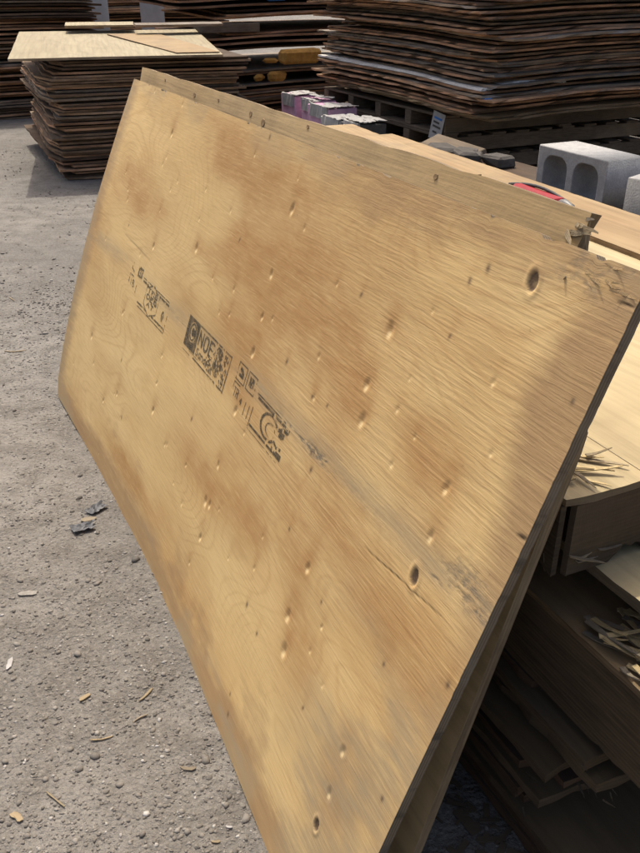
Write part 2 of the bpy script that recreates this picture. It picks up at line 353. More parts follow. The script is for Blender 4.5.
    rough = .25 + .75 * np.maximum(sstep(1.35, 2.0, U) * sstep(-.01, .03, Vv - seam(U)) * sstep(.3, .55, fbm(wn, U * 2 + 90, Vv * 3, 2) + .12),
                                   sstep(.02, -.01, Vv - seam(U)) * sstep(.40, .62, Vv) * sstep(1.45, 1.75, U))
    rough = np.maximum(rough, .9 * sstep(2.0, 2.3, U) * sstep(.65, .35, Vv) * .7)
    for nm, ch in(('wood_a', (knot, halo, damp)), ('wood_b', (torn, crack, rough)), ('wood_c', (grey, pale, damp))):
        a = me.color_attributes.new(nm, 'FLOAT_COLOR', 'POINT')
        a.data.foreach_set('color', np.stack([*ch, np.ones_like(U)], -1).astype('f4').ravel())
    uvl = me.uv_layers.new(name='uv'); uvd = np.stack([U.ravel()[q.ravel()], Vv.ravel()[q.ravel()]], -1).astype('f4'); uvl.data.foreach_set('uv', uvd.ravel())
    root = empty('leaning_plywood_sheet', (0, 0, 0)); root.matrix_world = M_FRONT
    tag(root, 'golden plywood sheet with ink stamps and knots, leaning in front over the gravel', 'plywood sheet')
    link('face_veneer', me, mat_front(), root)
    # core: rim and back
    ring = list(i[:, 0]) + list(i[-1, 1:]) + list(i[-2::-1, -1]) + list(i[0, -2:0:-1]); fl = pts.reshape(-1, 3)[ring]
    rim = fl.copy(); bk = fl.copy(); rim[:, 2] -= .0002; bk[:, 2] -= TK
    n = len(ring); vs_ = np.concatenate([rim, bk]); fc = [(j, n + j, n + (j + 1) % n, (j + 1) % n) for j in range(n)]
    cu, cv = 49, 25; UU, WW = np.meshgrid(np.linspace(0.003, LU - .003, cu), np.linspace(.003, LV - .003, cv), indexing='ij'); wv, v2 = warp(UU, WW)
    bp = np.stack([UU, WW + v2, wv - TK], -1).reshape(-1, 3); b0 = len(vs_); vs_ = np.concatenate([vs_, bp]); ii = np.arange(cu * cv).reshape(cu, cv) + b0
    fc += [(int(ii[a, b]), int(ii[a, b + 1]), int(ii[a + 1, b + 1]), int(ii[a + 1, b])) for a in range(cu - 1) for b in range(cv - 1)]
    cm = mesh('core', vs_, fc); at = cm.attributes.new('depth', 'FLOAT', 'POINT'); at.data.foreach_set('value', np.concatenate([np.zeros(n), np.ones(n), np.full(len(bp), .5)]).astype('f4'))
    k = NT('ply_edge'); dp = k.n('ShaderNodeAttribute', attribute_name='depth').outputs['Fac']; o_ = k.obj(); nn = k.noise(k.map(o_, (30, 30, 6)), 1, 4, .65)
    st = k.math('PINGPONG', k.math('ADD', k.math('MULTIPLY', dp, 7.0), k.math('MULTIPLY', nn, .22)), 1.0)
    ec = k.mix(k.ramp(st, .25, .75, 0, 1), (.225, .175, .115), (.15, .115, .075)); ec = k.mix(k.ramp(nn, .52, .66, 0, .8), ec, (.085, .066, .046)); ec = k.mix(k.ramp(k.noise(o_, 9, 3, .6), .5, .65, 0, .6), ec, (.24, .205, .15))
    core = link('core', cm, k.done(ec, k.bump(k.math('ADD', k.math('MULTIPLY', st, .4), nn), .5, .002), .9), root)
    return root

def mat_front():
    k = NT('front_plywood'); uv = k.n('ShaderNodeUVMap', uv_map='uv').outputs[0]
    A = k.attr('wood_a'); B = k.attr('wood_b'); knot, halo, damp = A[0], A[1], A[2]; torn, crack, rough = B[0], B[1], B[2]; C3 = k.attr('wood_c')
    # shift the pattern where the two veneers meet
    s2 = k.n('ShaderNodeSeparateXYZ'); k.l(uv, s2.inputs[0])
    low = k.math('LESS_THAN', s2.outputs[1], k.math('ADD', .648, k.math('MULTIPLY', s2.outputs[0], .022)))
    cb = k.n('ShaderNodeCombineXYZ'); k.l(k.math('MULTIPLY', low, 7.3), cb.inputs[0]); k.l(k.math('MULTIPLY', low, 3.1), cb.inputs[1])
    ad = k.n('ShaderNodeVectorMath', operation='ADD'); k.l(uv, ad.inputs[0]); k.l(cb.outputs[0], ad.inputs[1]); v = ad.outputs[0]
    warpn = k.n('ShaderNodeTexNoise'); k.l(k.map(v, (3, 9, 1)), warpn.inputs['Vector']); warpn.inputs['Detail'].default_value = 2
    wsc = k.n('ShaderNodeVectorMath', operation='MULTIPLY_ADD'); k.l(warpn.outputs['Color'], wsc.inputs[0]); wsc.inputs[1].default_value = (.02, .007, 0); k.l(v, wsc.inputs[2]); vw = wsc.outputs[0]
    grain = k.noise(k.map(vw, (7.5, 140, 1)), 1, 5, .66)
    fine = k.noise(k.map(vw, (11, 240, 1)), 1, 4, .65)
    ringf = k.math('MULTIPLY', k.noise(k.map(vw, (1.1, 3.0, 1)), 1, 1.4, .40), 88.0)
    ring = k.math('PINGPONG', ringf, 1.0)
    ringl = k.ramp(ring, .60, 1.0, 0, 1)
    base = k.mix(k.ramp(k.noise(k.map(v, (1.6, 2.2, 1)), 1, 4, .6), .3, .7, 0, 1), (.70, .505, .235), (.62, .425, .180))
    base = k.mix(k.math('MULTIPLY', C3[1], .6), base, (.76, .57, .27))
    dn = k.noise(k.map(v, (9, 60, 1)), 1, 4, .65)
    pat = k.noise(k.map(vw, (14, 26, 1)), 1, 5, .7)
    halo = k.math('MULTIPLY', halo, k.ramp(k.math('ADD', k.math('MULTIPLY', pat, .6), k.math('MULTIPLY', dn, .4)), .32, .66, .6, 1.1))
    base = k.mix(k.math('MULTIPLY', halo, .88, clamp=True), base, (.385, .20, .068))
    base = k.mix(k.math('MULTIPLY', ringl, k.ramp(k.noise(k.map(v, (2, 3, 1), (5, 2, 0)), 1, 2, .5),   .38, .64, .03, .36)), base, (.45, .255, .095))
    base = k.mix(k.math('MULTIPLY', k.ramp(grain, .48, .70, 0, 1), k.math('MULTIPLY_ADD', rough, .42, .06)), base, (.37, .215, .09))
    base = k.mix(k.ramp(fine, .52, .72, 0, .42), base, (.40, .25, .115))
    base = k.mix(k.ramp(fine, .46, .28, 0, .35), base, (.80, .60, .31))
    dm = k.ramp(k.math('ADD', damp, k.math('MULTIPLY', k.math('SUBTRACT', k.math('ADD', k.math('MULTIPLY', dn, .6), k.math('MULTIPLY', pat, .4)), .5), 1.5)), .15, .95, 0, 1)
    base = k.mix(k.math('MULTIPLY', dm, k.ramp(dn, .25, .7, .72, .97)), base, (.355, .225, .108))
    base = k.mix(k.math('MULTIPLY', C3[0], k.ramp(dn, .3, .65, .25, .85)), base, (.37, .285, .165))
    base = k.mix(k.ramp(C3[1], .75, 1.35, 0, .55), base, (.86, .68, .36))  # brightest pale values: the painted highlights in the dents
    spk = k.noise(k.map(v, (45, 130, 1)), 1, 4, .7)
    base = k.mix(k.ramp(k.noise(k.map(v, (60, 60, 1)), 1, 4, .7), .66, .76, 0, .45), base, (.16, .10, .05))
    base = k.mix(k.math('MULTIPLY', torn, k.ramp(spk, .42, .56, 0, .95)), base, (.17, .145, .105))
    base = k.mix(k.math('MULTIPLY', torn, k.ramp(spk, .42, .30, 0, .6)), base, (.55, .45, .29))
    base = k.mix(k.math('MULTIPLY', knot, k.ramp(k.noise(v, 120, 3, .6), .3, .7, .75, 1.0), clamp=True), base, (.095, .062, .040))
    base = k.mix(crack, base, (.035, .024, .015))
    # relief
    sub = k.n('ShaderNodeMath', operation='SUBTRACT'); k.l(k.math('MULTIPLY', grain, k.math('MULTIPLY_ADD', rough, 1.0, .12)), sub.inputs[0]); k.l(k.math('MULTIPLY', crack, 1.5), sub.inputs[1])
    h = k.math('ADD', sub.outputs[0], k.math('MULTIPLY', ringl, .03)); h = k.math('ADD', h, k.math('MULTIPLY', fine, .34))
    h = k.math('SUBTRACT', h, k.math('MULTIPLY', torn, spk))
    return k.done(base, k.bump(h, .55, .0021), k.math('MULTIPLY_ADD', grain, .2, .68))

MAT = {}
MAT['core'] = mat_flat('ply_core', (.17, .135, .095), .45, 60, .9, .5, .002)
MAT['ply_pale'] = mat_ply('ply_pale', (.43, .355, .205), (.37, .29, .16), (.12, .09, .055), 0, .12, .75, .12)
MAT['ply_second'] = mat_ply('ply_second', (.60, .435, .225), (.50, .345, .165), (.26, .19, .11), 0, .1, .8, .35)
MAT['ply_tan'] = mat_ply('ply_tan', (.33, .24, .13), (.27, .18, .092), (.19, .128, .07), 0, .3, .8, .4)
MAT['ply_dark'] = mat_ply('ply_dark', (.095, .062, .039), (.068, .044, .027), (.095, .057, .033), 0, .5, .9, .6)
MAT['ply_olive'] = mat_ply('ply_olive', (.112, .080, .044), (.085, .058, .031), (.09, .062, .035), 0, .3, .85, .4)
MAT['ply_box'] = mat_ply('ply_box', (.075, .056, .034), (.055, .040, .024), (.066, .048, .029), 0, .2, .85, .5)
MAT['ply_brown'] = mat_ply('ply_brown', (.25, .16, .095), (.19, .115, .068), (.40, .225, .125), 1, .75, .9, .6)
MAT['ply_rust'] = mat_ply('ply_rust', (.32, .17, .09), (.24, .12, .06), (.56, .265, .11), 1, .8, .9, .5)
MAT['ply_umber'] = mat_ply('ply_umber', (.20, .145, .095), (.15, .10, .065), (.27, .17, .10), 1, .6, .9, .6)
MAT['ply_grey'] = mat_ply('ply_grey', (.26, .225, .185), (.20, .165, .13), (.27, .195, .13), 1, .6, .9, .5)
MAT['ply_cream'] = mat_ply('ply_cream', (.35, .30, .195), (.30, .25, .155), (.36, .26, .16), 1, .1, .8, .15)
MAT['white_edge'] = mat_flat('white_edge', (.60, .58, .54), .15, 30, .7)
MAT['splinter'] = mat_ply('splinter_wood', (.34, .275, .175), (.26, .20, .12), (.31, .245, .15), 0, .5, .85, .3)
MAT['splinter_dark'] = mat_ply('splinter_dark', (.13, .10, .066), (.10, .075, .048), (.12, .09, .06), 0, .4, .9, .3)
MAT['splinter_straw'] = mat_ply('splinter_straw', (.52, .41, .22), (.42, .31, .15), (.48, .37, .19), 0, .5, .85, .3)
MAT['splinter_tan'] = mat_ply('splinter_tan', (.50, .35, .18), (.40, .27, .13), (.46, .32, .16), 0, .3, .85, .2)
MAT['splinter_grey'] = mat_ply('splinter_grey', (.27, .23, .17), (.20, .165, .115), (.24, .195, .14), 0, .4, .9, .4)
MAT['pallet'] = mat_ply('pallet_wood', (.20, .155, .108), (.15, .115, .078), (.16, .12, .082), 0, .4, .9, .5)
MAT['concrete'] = mat_flat('concrete', (.34, .337, .328), .14, 150, .95, .5, .004, (.29, .287, .28))
MAT['stone'] = mat_flat('pale_stone', (.235, .22, .195), .2, 120, .95, .5, .002)
MAT['pink'] = mat_flat('pink_foam', (.58, .35, .48), .12, 30, .8, .2, .002)
MAT['paper'] = mat_flat('torn_white_paper', (.36, .35, .335), .2, 18, .85, .3, .003)
MAT['greyslab'] = mat_flat('grey_slab', (.075, .068, .06), .25, 30, .9)
MAT['yellow'] = mat_flat('yellow_scrap', (.42, .225, .055), .3, 16, .9, .5, .006)
MAT['red'] = mat_flat('red_plastic', (.30, .022, .028), .15, 40, .45, .1, .001)
MAT['black'] = mat_flat('black_rubber', (.035, .036, .04), .3, 50, .6, .2, .001)
MAT['plastic'] = mat_flat('black_plastic_scrap', (.06, .064, .072), .5, 55, .5, .5, .002, (.15, .15, .155))
MAT['steel'] = mat_flat('steel', (.16, .16, .155), .2, 60, .4, .2, .001)
MAT['blue'] = mat_flat('blue_tarp', (.05, .18, .48), .2, 20, .6)
MAT['wall'] = mat_flat('pale_board', (.44, .44, .43), .12, 6, .9)

# ink: stamps drawn as small cells of ink that lie on the veneer, worn away in places
def ink_mat():
    k = NT('stamp_ink'); o = k.obj(); n1 = k.noise(k.map(o, (70, 420, 1)), 1, 4, .7); n2 = k.noise(o, 26, 3, .6)
    cov = k.math('MULTIPLY', k.ramp(n1, .28, .56, .25, 1), k.ramp(n2, .22, .5, .35, 1)); tr = k.n('ShaderNodeBsdfTransparent'); mx = k.n('ShaderNodeMixShader')
    k.done((.050, .050, .040), None, .8)
    k.l(k.math('MULTIPLY', cov, .80), mx.inputs[0]); k.l(tr.outputs[0], mx.inputs[1]); k.l(k.b.outputs[0], mx.inputs[2]); k.l(mx.outputs[0], k.out.inputs[0]); return k.m
class Ink:
    def __init__(s, u0, v0, w_, h_, c=.0015):
        s.u0, s.v0, s.c = u0, v0, c; s.X, s.Y = np.meshgrid(np.arange(0, w_, c) + c / 2, np.arange(0, h_, c) + c / 2, indexing='ij'); s.m = np.zeros(s.X.shape, bool)
    def put(s, m, on=True): s.m = (s.m | m) if on else (s.m & ~m)
    def seg(s, x0, y0, x1, y1, wd, on=True):
        L = max(1e-9, (x1 - x0) ** 2 + (y1 - y0) ** 2); t = np.clip(((s.X - x0) * (x1 - x0) + (s.Y - y0) * (y1 - y0)) / L, 0, 1)
        s.put(np.hypot(s.X - x0 - t * (x1 - x0), s.Y - y0 - t * (y1 - y0)) < wd / 2, on)
    def poly(s, pts, wd, on=True, close=False):
        for a, b in zip(pts, pts[1:] + (pts[:1] if close else [])): s.seg(*a, *b, wd, on)
    def rect(s, x0, y0, x1, y1, on=True): s.put((s.X > x0) & (s.X < x1) & (s.Y > y0) & (s.Y < y1), on)
    def ell(s, cx, cy, rx, ry, wd, on=True, a0=-9, a1=9):
        r = np.hypot((s.X - cx) / rx, (s.Y - cy) / ry); an = np.degrees(np.arctan2((s.Y - cy) / ry, (s.X - cx) / rx))
        gap = (np.abs(an) < a0) if a0 > 0 else np.zeros_like(r, bool)
        s.put((np.abs(r - 1) * min(rx, ry) < wd / 2) & ~gap, on)
    def glyph(s, ch, x, y, w_, h_, wd, on=True):
        G = {'N': [[(0, 0), (0, 1), (1, 0), (1, 1)]], 'E': [[(1, 0), (0, 0), (0, 1), (1, 1)], [(0, .5), (.8, .5)]], 'O': [[(0, .2), (0, .8), (.25, 1), (.75, 1), (1, .8), (1, .2), (.75, 0), (.25, 0), (0, .2)]],
             'T': [[(0, 1), (1, 1)], [(.5, 0), (.5, 1)]], 'R': [[(0, 0), (0, 1), (.8, 1), (1, .75), (.8, .5), (0, .5)], [(.5, .5), (1, 0)]], 'S': [[(0, .1), (.7, 0), (1, .25), (.2, .65), (.2, .95), (1, .95)]],
             'a': [[(1, .6), (.3, .65), (0, .3), (.3, 0), (1, .15)], [(1, .65), (1, 0)]], 'n': [[(0, 0), (0, .65)], [(0, .5), (.5, .65), (1, .5), (1, 0)]], 'd': [[(1, .5), (.3, .6), (0, .3), (.3, 0), (1, .1)], [(1, 0), (1, 1)]],
             '1': [[(.5, 0), (.5, 1)]], '4': [[(.8, 0), (.8, 1), (0, .35), (1, .35)]], 'B': [[(0, 0), (0, 1), (.8, .9), (.8, .6), (0, .5), (1, .4), (1, .1), (0, 0)]], 'C': [[(1, .85), (.6, 1), (.1, .8), (0, .5), (.1, .2), (.6, 0), (1, .15)]],
             'A': [[(0, 0), (.5, 1), (1, 0)], [(.2, .4), (.8, .4)]], 'W': [[(0, 1), (.25, 0), (.5, .7), (.75, 0), (1, 1)]], '7': [[(0, 1), (1, 1), (.3, 0)]], 'I': [[(.5, 0), (.5, 1)]]}
        for st in G[ch]: s.poly([(x + a * w_, y + b * h_) for a, b in st], wd, on)
    def text(s, t, x, y, w_, h_, wd, gap, on=True):
        for c in t:
            if c != ' ': s.glyph(c, x, y, w_, h_, wd, on)
            x += w_ + gap
    def build(s, name, mat, parent, label):
        ii, jj = np.nonzero(s.m); c = s.c; nx, ny = s.X.shape
        cu, cv = np.meshgrid(np.arange(nx + 1) * c, np.arange(ny + 1) * c, indexing='ij'); idx = -np.ones((nx + 1, ny + 1), int)
        use = np.zeros((nx + 1, ny + 1), bool)
        for a, b in((0, 0), (1, 0), (1, 1), (0, 1)): use[ii + a, jj + b] = True
        idx[use] = np.arange(use.sum()); p = surf(s.u0 + cu[use], s.v0 + cv[use], .0007)
        f = np.stack([idx[ii, jj], idx[ii + 1, jj], idx[ii + 1, jj + 1], idx[ii, jj + 1]], -1).tolist()
        o = link(name, mesh(name, p, f), mat, parent); o['label'] = label; return o

front = make_front()
ink = ink_mat()
def stamps():
    # middle stamp
    s = Ink(1.085, .604, .318, .098)
    s.rect(.0, .014, .088, .098); s.ell(.046, .062, .026, .026, .003, False)
    s.poly([(.056, .074), (.046, .079), (.036, .072), (.033, .062), (.036, .052), (.046, .045), (.056, .050)], .007, False)
    s.seg(.088, .095, .318, .095, .005); s.seg(.316, .0, .316, .098, .007); s.seg(.088, .004, .318, .004, .004); s.seg(.05, .011, .12, .011, .002); s.seg(.0, .0, .06, .0, .004)
    s.text('NOE', .098, .048, .026, .036, .0075, .013)
    s.text('Sand', .098, .018, .013, .020, .0045, .007)
    s.put(((s.X - .248) / .028) ** 2 + ((s.Y - .052) / .036) ** 2 < 1); s.put((np.abs(s.X - .225 - (s.Y - .07) * .8) < .012) & (s.Y > .06) & (s.Y < .09))
    nn = fbm(VN(21), s.X * 160, s.Y * 160, 2); s.put((nn > .6) & (s.X > .19) & (s.X < .29), False)
    s.put((nn > .56) & (s.X > .175) & (s.X < .225) & (s.Y > .01) & (s.Y < .045)); s.put((nn > .55) & (s.X > .278) & (s.X < .306) & (s.Y > .008) & (s.Y < .088))
    s.build('stamp', ink, front, 'black rectangular ink stamp with a ringed C and the letters NOE')
    # right stamp
    s = Ink(1.440, .590, .330, .125)
    for x in(.010, .072): s.poly([(x, .078), (x, .120), (x + .05, .120), (x + .05, .078)], .0028, close=True); s.rect(x + .012, .088, x + .038, .112)
    nn = fbm(VN(22), s.X * 200, s.Y * 160, 2); s.put((nn > .55) & (s.X < .13) & (s.Y > .084) & (s.Y < .116) & (np.abs(s.X - .066) > .008), False)
    s.poly([(.010, .056), (.010, .070), (.045, .070)], .003); s.text('TR', .020, .040, .011, .020, .004, .005); s.text('4', .064, .036, .009, .014, .0035, 0); s.text('1I', .094, .022, .008, .030, .0032, .014)
    s.seg(.142, .096, .30, .096, .0022); s.rect(.148, .086, .325, .092); s.rect(.142, .016, .32, .022); s.seg(.138, .008, .31, .008, .0022); s.seg(.138, .012, .138, .060, .002)
    s.ell(.235, .055, .042, .027, .006, True, 35); s.poly([(.28, .070), (.30, .080), (.322, .080)], .008); s.rect(.285, .058, .310, .074); s.poly([(.275, .040), (.29, .034), (.31, .038)], .007); s.rect(.270, .016, .322, .030); s.ell(.245, .052, .024, .014, .0025, True, 20)
    nn = fbm(VN(23), s.X * 120, s.Y * 120, 2); s.put((nn > .60) & (s.X > .24), False)
    s.build('stamp', ink, front, 'faded ink stamp with two small boxes and a broken ring')
    # left stamp
    s = Ink(.520, .580, .420, .135)
    s.poly([(.030, .112), (.022, .094), (.05, .088)], .004); s.rect(.085, .085, .13, .118); s.rect(.094, .092, .120, .110, False); s.text('B', .100, .093, .012, .015, .003, 0)
    s.poly([(.020, .040), (.020, .074), (.055, .074)], .0038); s.text('IB', .034, .042, .016, .022, .004, .008); s.text('1', .095, .034, .01, .022, .004, 0)
    s.seg(.15, .098, .40, .098, .003); s.rect(.15, .086, .205, .092); s.rect(.275, .086, .40, .092); s.rect(.14, .014, .235, .020); s.rect(.285, .014, .40, .020); s.seg(.15, .006, .40, .006, .003); s.seg(.405, .006, .405, .06, .003)
    hx = [(.255, .102), (.315, .082), (.315, .030), (.255, .008), (.195, .030), (.195, .082)]; s.poly(hx, .0042, close=True)
    for yy, t in((.072, 'TRE'), (.052, 'OEB'), (.032, 'AT')): s.text(t, .210 if len(t) == 3 else .225, yy, .024, .013, .0055, .010)
    s.ell(.37, .046, .006, .008, .012)
    nn = fbm(VN(25), s.X * 100, s.Y * 140, 2); s.put(nn > .66, False)
    s.build('stamp', ink, front, 'faded ink stamp with a lettered hexagon')
stamps()

# splinters that stand off the sheet corner
def sliver_mesh(name, L, w_, t, seed, bend=.15):
    r = random.Random(seed); n = 4; vs_ = []; fs = []
    for i in range(n + 1):
        a = i / n; ww = w_ * (1 - .75 * a ** 1.5) * r.uniform(.85, 1.1); b = bend * L * a * a; y = r.uniform(-.1, .1) * w_
        for sx, sz in((-1, 0), (1, 0), (1, 1), (-1, 1)): vs_.append((a * L, y + sx * ww / 2, b + sz * t * (1 - .5 * a)))
    for i in range(n):
        o = i * 4
        for j in range(4): fs.append((o + j, o + (j + 1) % 4, o + 4 + (j + 1) % 4, o + 4 + j))
    fs += [(3, 2, 1, 0), (n * 4, n * 4 + 1, n * 4 + 2, n * 4 + 3)]
    return fix(mesh(name, vs_, fs))
SLIV = [sliver_mesh('splinter', 1, .14, .06, s, b) for s, b in((1, .1), (2, .25), (3, -.05), (4, .4))]
def sliver(parent, M, L, mat, i, name='splinter'):
    me = SLIV[i % 4] if (i % 4, mat) not in SL2 else SL2[(i % 4, mat)]
    if (i % 4, mat) not in SL2: me = SLIV[i % 4].copy(); me.materials.append(MAT[mat]); SL2[(i % 4, mat)] = me
    o = bpy.data.objects.new(name, me); COL.objects.link(o); o.parent = parent; o.matrix_local = M @ Matrix.Diagonal((L, min(L, .06) * 1.3, min(L, .06) * .6, 1)); return o
SL2 = {}
rr = random.Random(9)
for i in range(11):
    u = rr.uniform(2.33, 2.43); v = rr.uniform(1.185, 1.215); w0 = float(surf(np.array([u]), np.array([v]))[0, 2])
    sliver(front, Matrix.Translation((u, v, w0 - .0004)) @ Matrix.Rotation(rr.uniform(-.5, .5) + (math.pi if rr.random() < .5 else 0), 4, 'Z') @ Matrix.Rotation(-rr.uniform(.03, .22), 4, 'Y'), rr.uniform(.012, .026), 'splinter_tan', i)

# ------------------------------------------------------------------ generic sheet
def slab(name, L, W, T, seed, warp_amp=.006, jag=.002, nx=14, ny=8, cut=None, zfun=None):
    """sheet in local coords 0..L x 0..W, bottom at 0; outline slightly ragged, gently warped"""
    r = random.Random(seed); ox, oy = r.uniform(0, 99), r.uniform(0, 99)
    def f(x, y):
        z = warp_amp * mnoise.noise(Vector((x * .9 + ox, y * .9 + oy, 0))) * 1.6
        return z + (zfun(x, y) if zfun else 0)
    vs_ = []; 
    for lv in(0, 1):
        for i in range(nx + 1):
            for j in range(ny + 1):
                x = L * i / nx; y = W * j / ny
                e = (i in(0, nx)) or (j in(0, ny))
                dx = mnoise.noise(Vector((y * 23 + ox, lv * .6, 3))) * jag * 2 if i in(0, nx) else 0
                dy = mnoise.noise(Vector((x * 23 + oy, lv * .6, 7))) * jag * 2 if j in(0, ny) else 0
                if cut: x, y = cut(x, y)
                vs_.append((x + dx, y + dy, f(x, y) + lv * T))
    K = (nx + 1) * (ny + 1); g = lambda l, i, j: l * K + i * (ny + 1) + j; fs = []
    for i in range(nx):
        for j in range(ny):
            fs.append((g(1, i, j), g(1, i + 1, j), g(1, i + 1, j + 1), g(1, i, j + 1))); fs.append((g(0, i, j), g(0, i, j + 1), g(0, i + 1, j + 1), g(0, i + 1, j)))
    for i in range(nx):
        fs.append((g(0, i, 0), g(0, i + 1, 0), g(1, i + 1, 0), g(1, i, 0))); fs.append((g(0, i + 1, ny), g(0, i, ny), g(1, i, ny), g(1, i + 1, ny)))
    for j in range(ny):
        fs.append((g(0, 0, j + 1), g(0, 0, j), g(1, 0, j), g(1, 0, j + 1))); fs.append((g(0, nx, j), g(0, nx, j + 1), g(1, nx, j + 1), g(1, nx, j)))
    return mesh(name, vs_, fs)

# second sheet, a little steeper, behind the first
TH2 = math.acos(.272); V2_ = NH * math.cos(TH2) + Z * math.sin(TH2); N2_ = D.cross(V2_); B2 = BL + NH * .153 + D * -.045
def second():
    nu, nv, L = 120, 40, 2.445; vs_ = []; fs = []; rs = VN(31)
    for lv in(0, 1):
        for i in range(nu + 1):
            for j in range(nv + 1):
                u = L * i / nu; v = 1.22 * j / nv
                end = 2.445 - .115 * float(sstep(.93, 1.10, np.array(v))) - .02 * float(rs(np.array(v * 60.), np.array(lv * 3.))) * (v > .95)
                u = u / L * end; vs_.append((u, v - .004 * float(rs(np.array(u * 12), np.array(1.))) * (j == nv), -.018 * lv))
    Kk = (nu + 1) * (nv + 1); g = lambda l, i, j: l * Kk + i * (nv + 1) + j
    for i in range(nu):
        for j in range(nv): fs.append((g(0, i, j), g(0, i + 1, j), g(0, i + 1, j + 1), g(0, i, j + 1))); fs.append((g(1, i, j), g(1, i, j + 1), g(1, i + 1, j + 1), g(1, i + 1, j)))
        for j, a in((0, 0), (nv, 1)): q = [g(0, i, j), g(1, i, j), g(1, i + 1, j), g(0, i + 1, j)]; fs.append(tuple(q if not a else q[::-1]))
    for j in range(nv):
        for i, a in((0, 0), (nu, 1)): q = [g(0, i, j), g(0, i, j + 1), g(1, i, j + 1), g(1, i, j)]; fs.append(tuple(q if not a else q[::-1]))
    root = empty('leaning_plywood_sheet', (0, 0, 0))
    root.matrix_world = Matrix(((D.x, V2_.x, N2_.x, B2.x), (D.y, V2_.y, N2_.y, B2.y), (D.z, V2_.z, N2_.z, B2.z), (0, 0, 0, 1)))
    tag(root, 'paler knotty plywood sheet with a splintered end, leaning right behind the stamped sheet', 'plywood sheet')
    link('panel', fix(mesh('panel', vs_, fs)), MAT['ply_second'], root)
    r = random.Random(4)
    kn = mat_flat('knot_dark', (.26, .175, .09), .4, 60)
    for u, v, s in((.62, 1.187, .018), (.83, 1.195, .013), (1.08, 1.190, .020), (1.17, 1.180, .024), (1.42, 1.205, .012), (1.95, 1.195, .014), (.30, 1.200, .012)):
        bm = bmesh.new(); bmesh.ops.create_cone(bm, cap_ends=True, segments=10, radius1=s * .55, radius2=s * .45, depth=.002)
        for q in bm.verts: q.co.y *= .8; q.co.x *= r.uniform(.85, 1.15)
        me = bpy.data.meshes.new('knot'); bm.to_mesh(me); bm.free(); o = link('knot', me, kn, root); o.location = (u, v, .0004)
    # splintered veneer at the broken end
    for i in range(12):
        v = r.uniform(1.12, 1.215)
        sliver(root, Matrix.Translation((2.30 + r.uniform(-.01, .015), v, r.uniform(-.015, .0))) @ Matrix.Rotation(r.uniform(-.35, .35), 4, 'Z') @ Matrix.Rotation(-r.uniform(-.2, .5), 4, 'Y'), r.uniform(.03, .065), 'splinter' if i % 3 else 'splinter_grey', i)
    for v, L in((.80, .07), (.74, .09), (.71, .06)):
        sliver(root, Matrix.Translation((.01, v, -.006)) @ Matrix.Rotation(math.pi + r.uniform(-.4, .4), 4, 'Z'), L * 1.1, 'splinter', 1)
second()

# ------------------------------------------------------------------ the pile the sheets lean on
def panel(name, parent, x0, x1, y0, y1, z0, z1, mat, seed=0, rag=0.0, axis='x'):
    """upright side panel with a splintered lower edge"""
    r = random.Random(seed); n = 140; vs_ = []; fs = []
    for i in range(n + 1):
        t = i / n; zz = z0 + rag * max(0, mnoise.noise(Vector((t * 14, seed, 0))) + .5 * mnoise.noise(Vector((t * 70, seed, 4)))) 
        if axis == 'x': a, b = (x0 + (x1 - x0) * t, y0), (x0 + (x1 - x0) * t, y1)
        else: a, b = (x0, y0 + (y1 - y0) * t), (x1, y0 + (y1 - y0) * t)
        vs_ += [(*a, zz), (*b, zz + .002), (*b, z1), (*a, z1)]
    for i in range(n):
        o = i * 4
        for j in range(4): fs.append((o + j, o + 4 + j, o + 4 + (j + 1) % 4, o + (j + 1) % 4))
    fs += [(0, 1, 2, 3), (n * 4 + 3, n * 4 + 2, n * 4 + 1, n * 4)]
    return link(name, fix(mesh(name, vs_, fs)), MAT[mat], parent)
def shallow_box(u0, u1, o0, o1, z0, z1, label, topmat, sidemat, seed, rag, rot=0.0, cut=None):
    root = empty('shallow_plywood_box', P(u0, o0, 0), R_PILE + rot); tag(root, label, 'plywood box')
    L = u1 - u0; W = o1 - o0; t = .012; br = .010 if rag > .03 else .002
    tp = link('top_panel', slab('top_panel', L, W, t, seed, .001, .0015, 90, 45, cut), MAT[topmat], root); tp.location = (0, 0, z1 - t)
    e = .002
    panel('side_panel', root, e, L - br, e, t, z0, z1 - t - .001, sidemat, seed + 1, rag)
    panel('side_panel', root, e, L - e, W - t, W - e, z0, z1 - t - .001, sidemat, seed + 2, 0)
    panel('end_panel', root, L - t - e, L - e, t + e + br, W - t - e, z0 - .002, z1 - t - .001, sidemat, seed + 3, rag, 'y')
    panel('end_panel', root, e, t, t + e, W - t - e, z0, z1 - t - .001, sidemat, seed + 4, 0, 'y')
    return root
PILE_G = 'loose plywood sheets piled under the box'
def pile_sheet(u0, u1, o0, o1, z, mat, seed, label, rot=0.0, T=.018, group=PILE_G, amp=.002, name='plywood_sheet', cut=None):
    if name == 'plywood_sheet' and cut is None:
        ra = random.Random(seed + 5); ca, cb_, LL = ra.uniform(.0, .022), ra.uniform(.0, .006), u1 - u0
        cut = lambda x, y: (lambda k: (x - ca * k * (1 + .7 * mnoise.noise(Vector((x * 30, y * 30, seed)))), y + cb_ * k))(max(0.0, 1 - ((LL - x) * .8 + y) / .22))
    o = link(name, slab('sheet', u1 - u0, o1 - o0, T, seed, amp, .004 if name == 'plywood_sheet' else .0015, 60, 30, cut), MAT[mat])
    o.location = P(u0, o0, z); o.rotation_euler = (0, 0, R_PILE + rot); tag(o, label if label != LBL else ('olive' if mat == 'ply_olive' else 'blackish') + LBL, 'plywood sheet', group); return o
LBL = ' weathered plywood sheet in the shaded pile under the leaning sheets'
r = random.Random(12)
z = .004
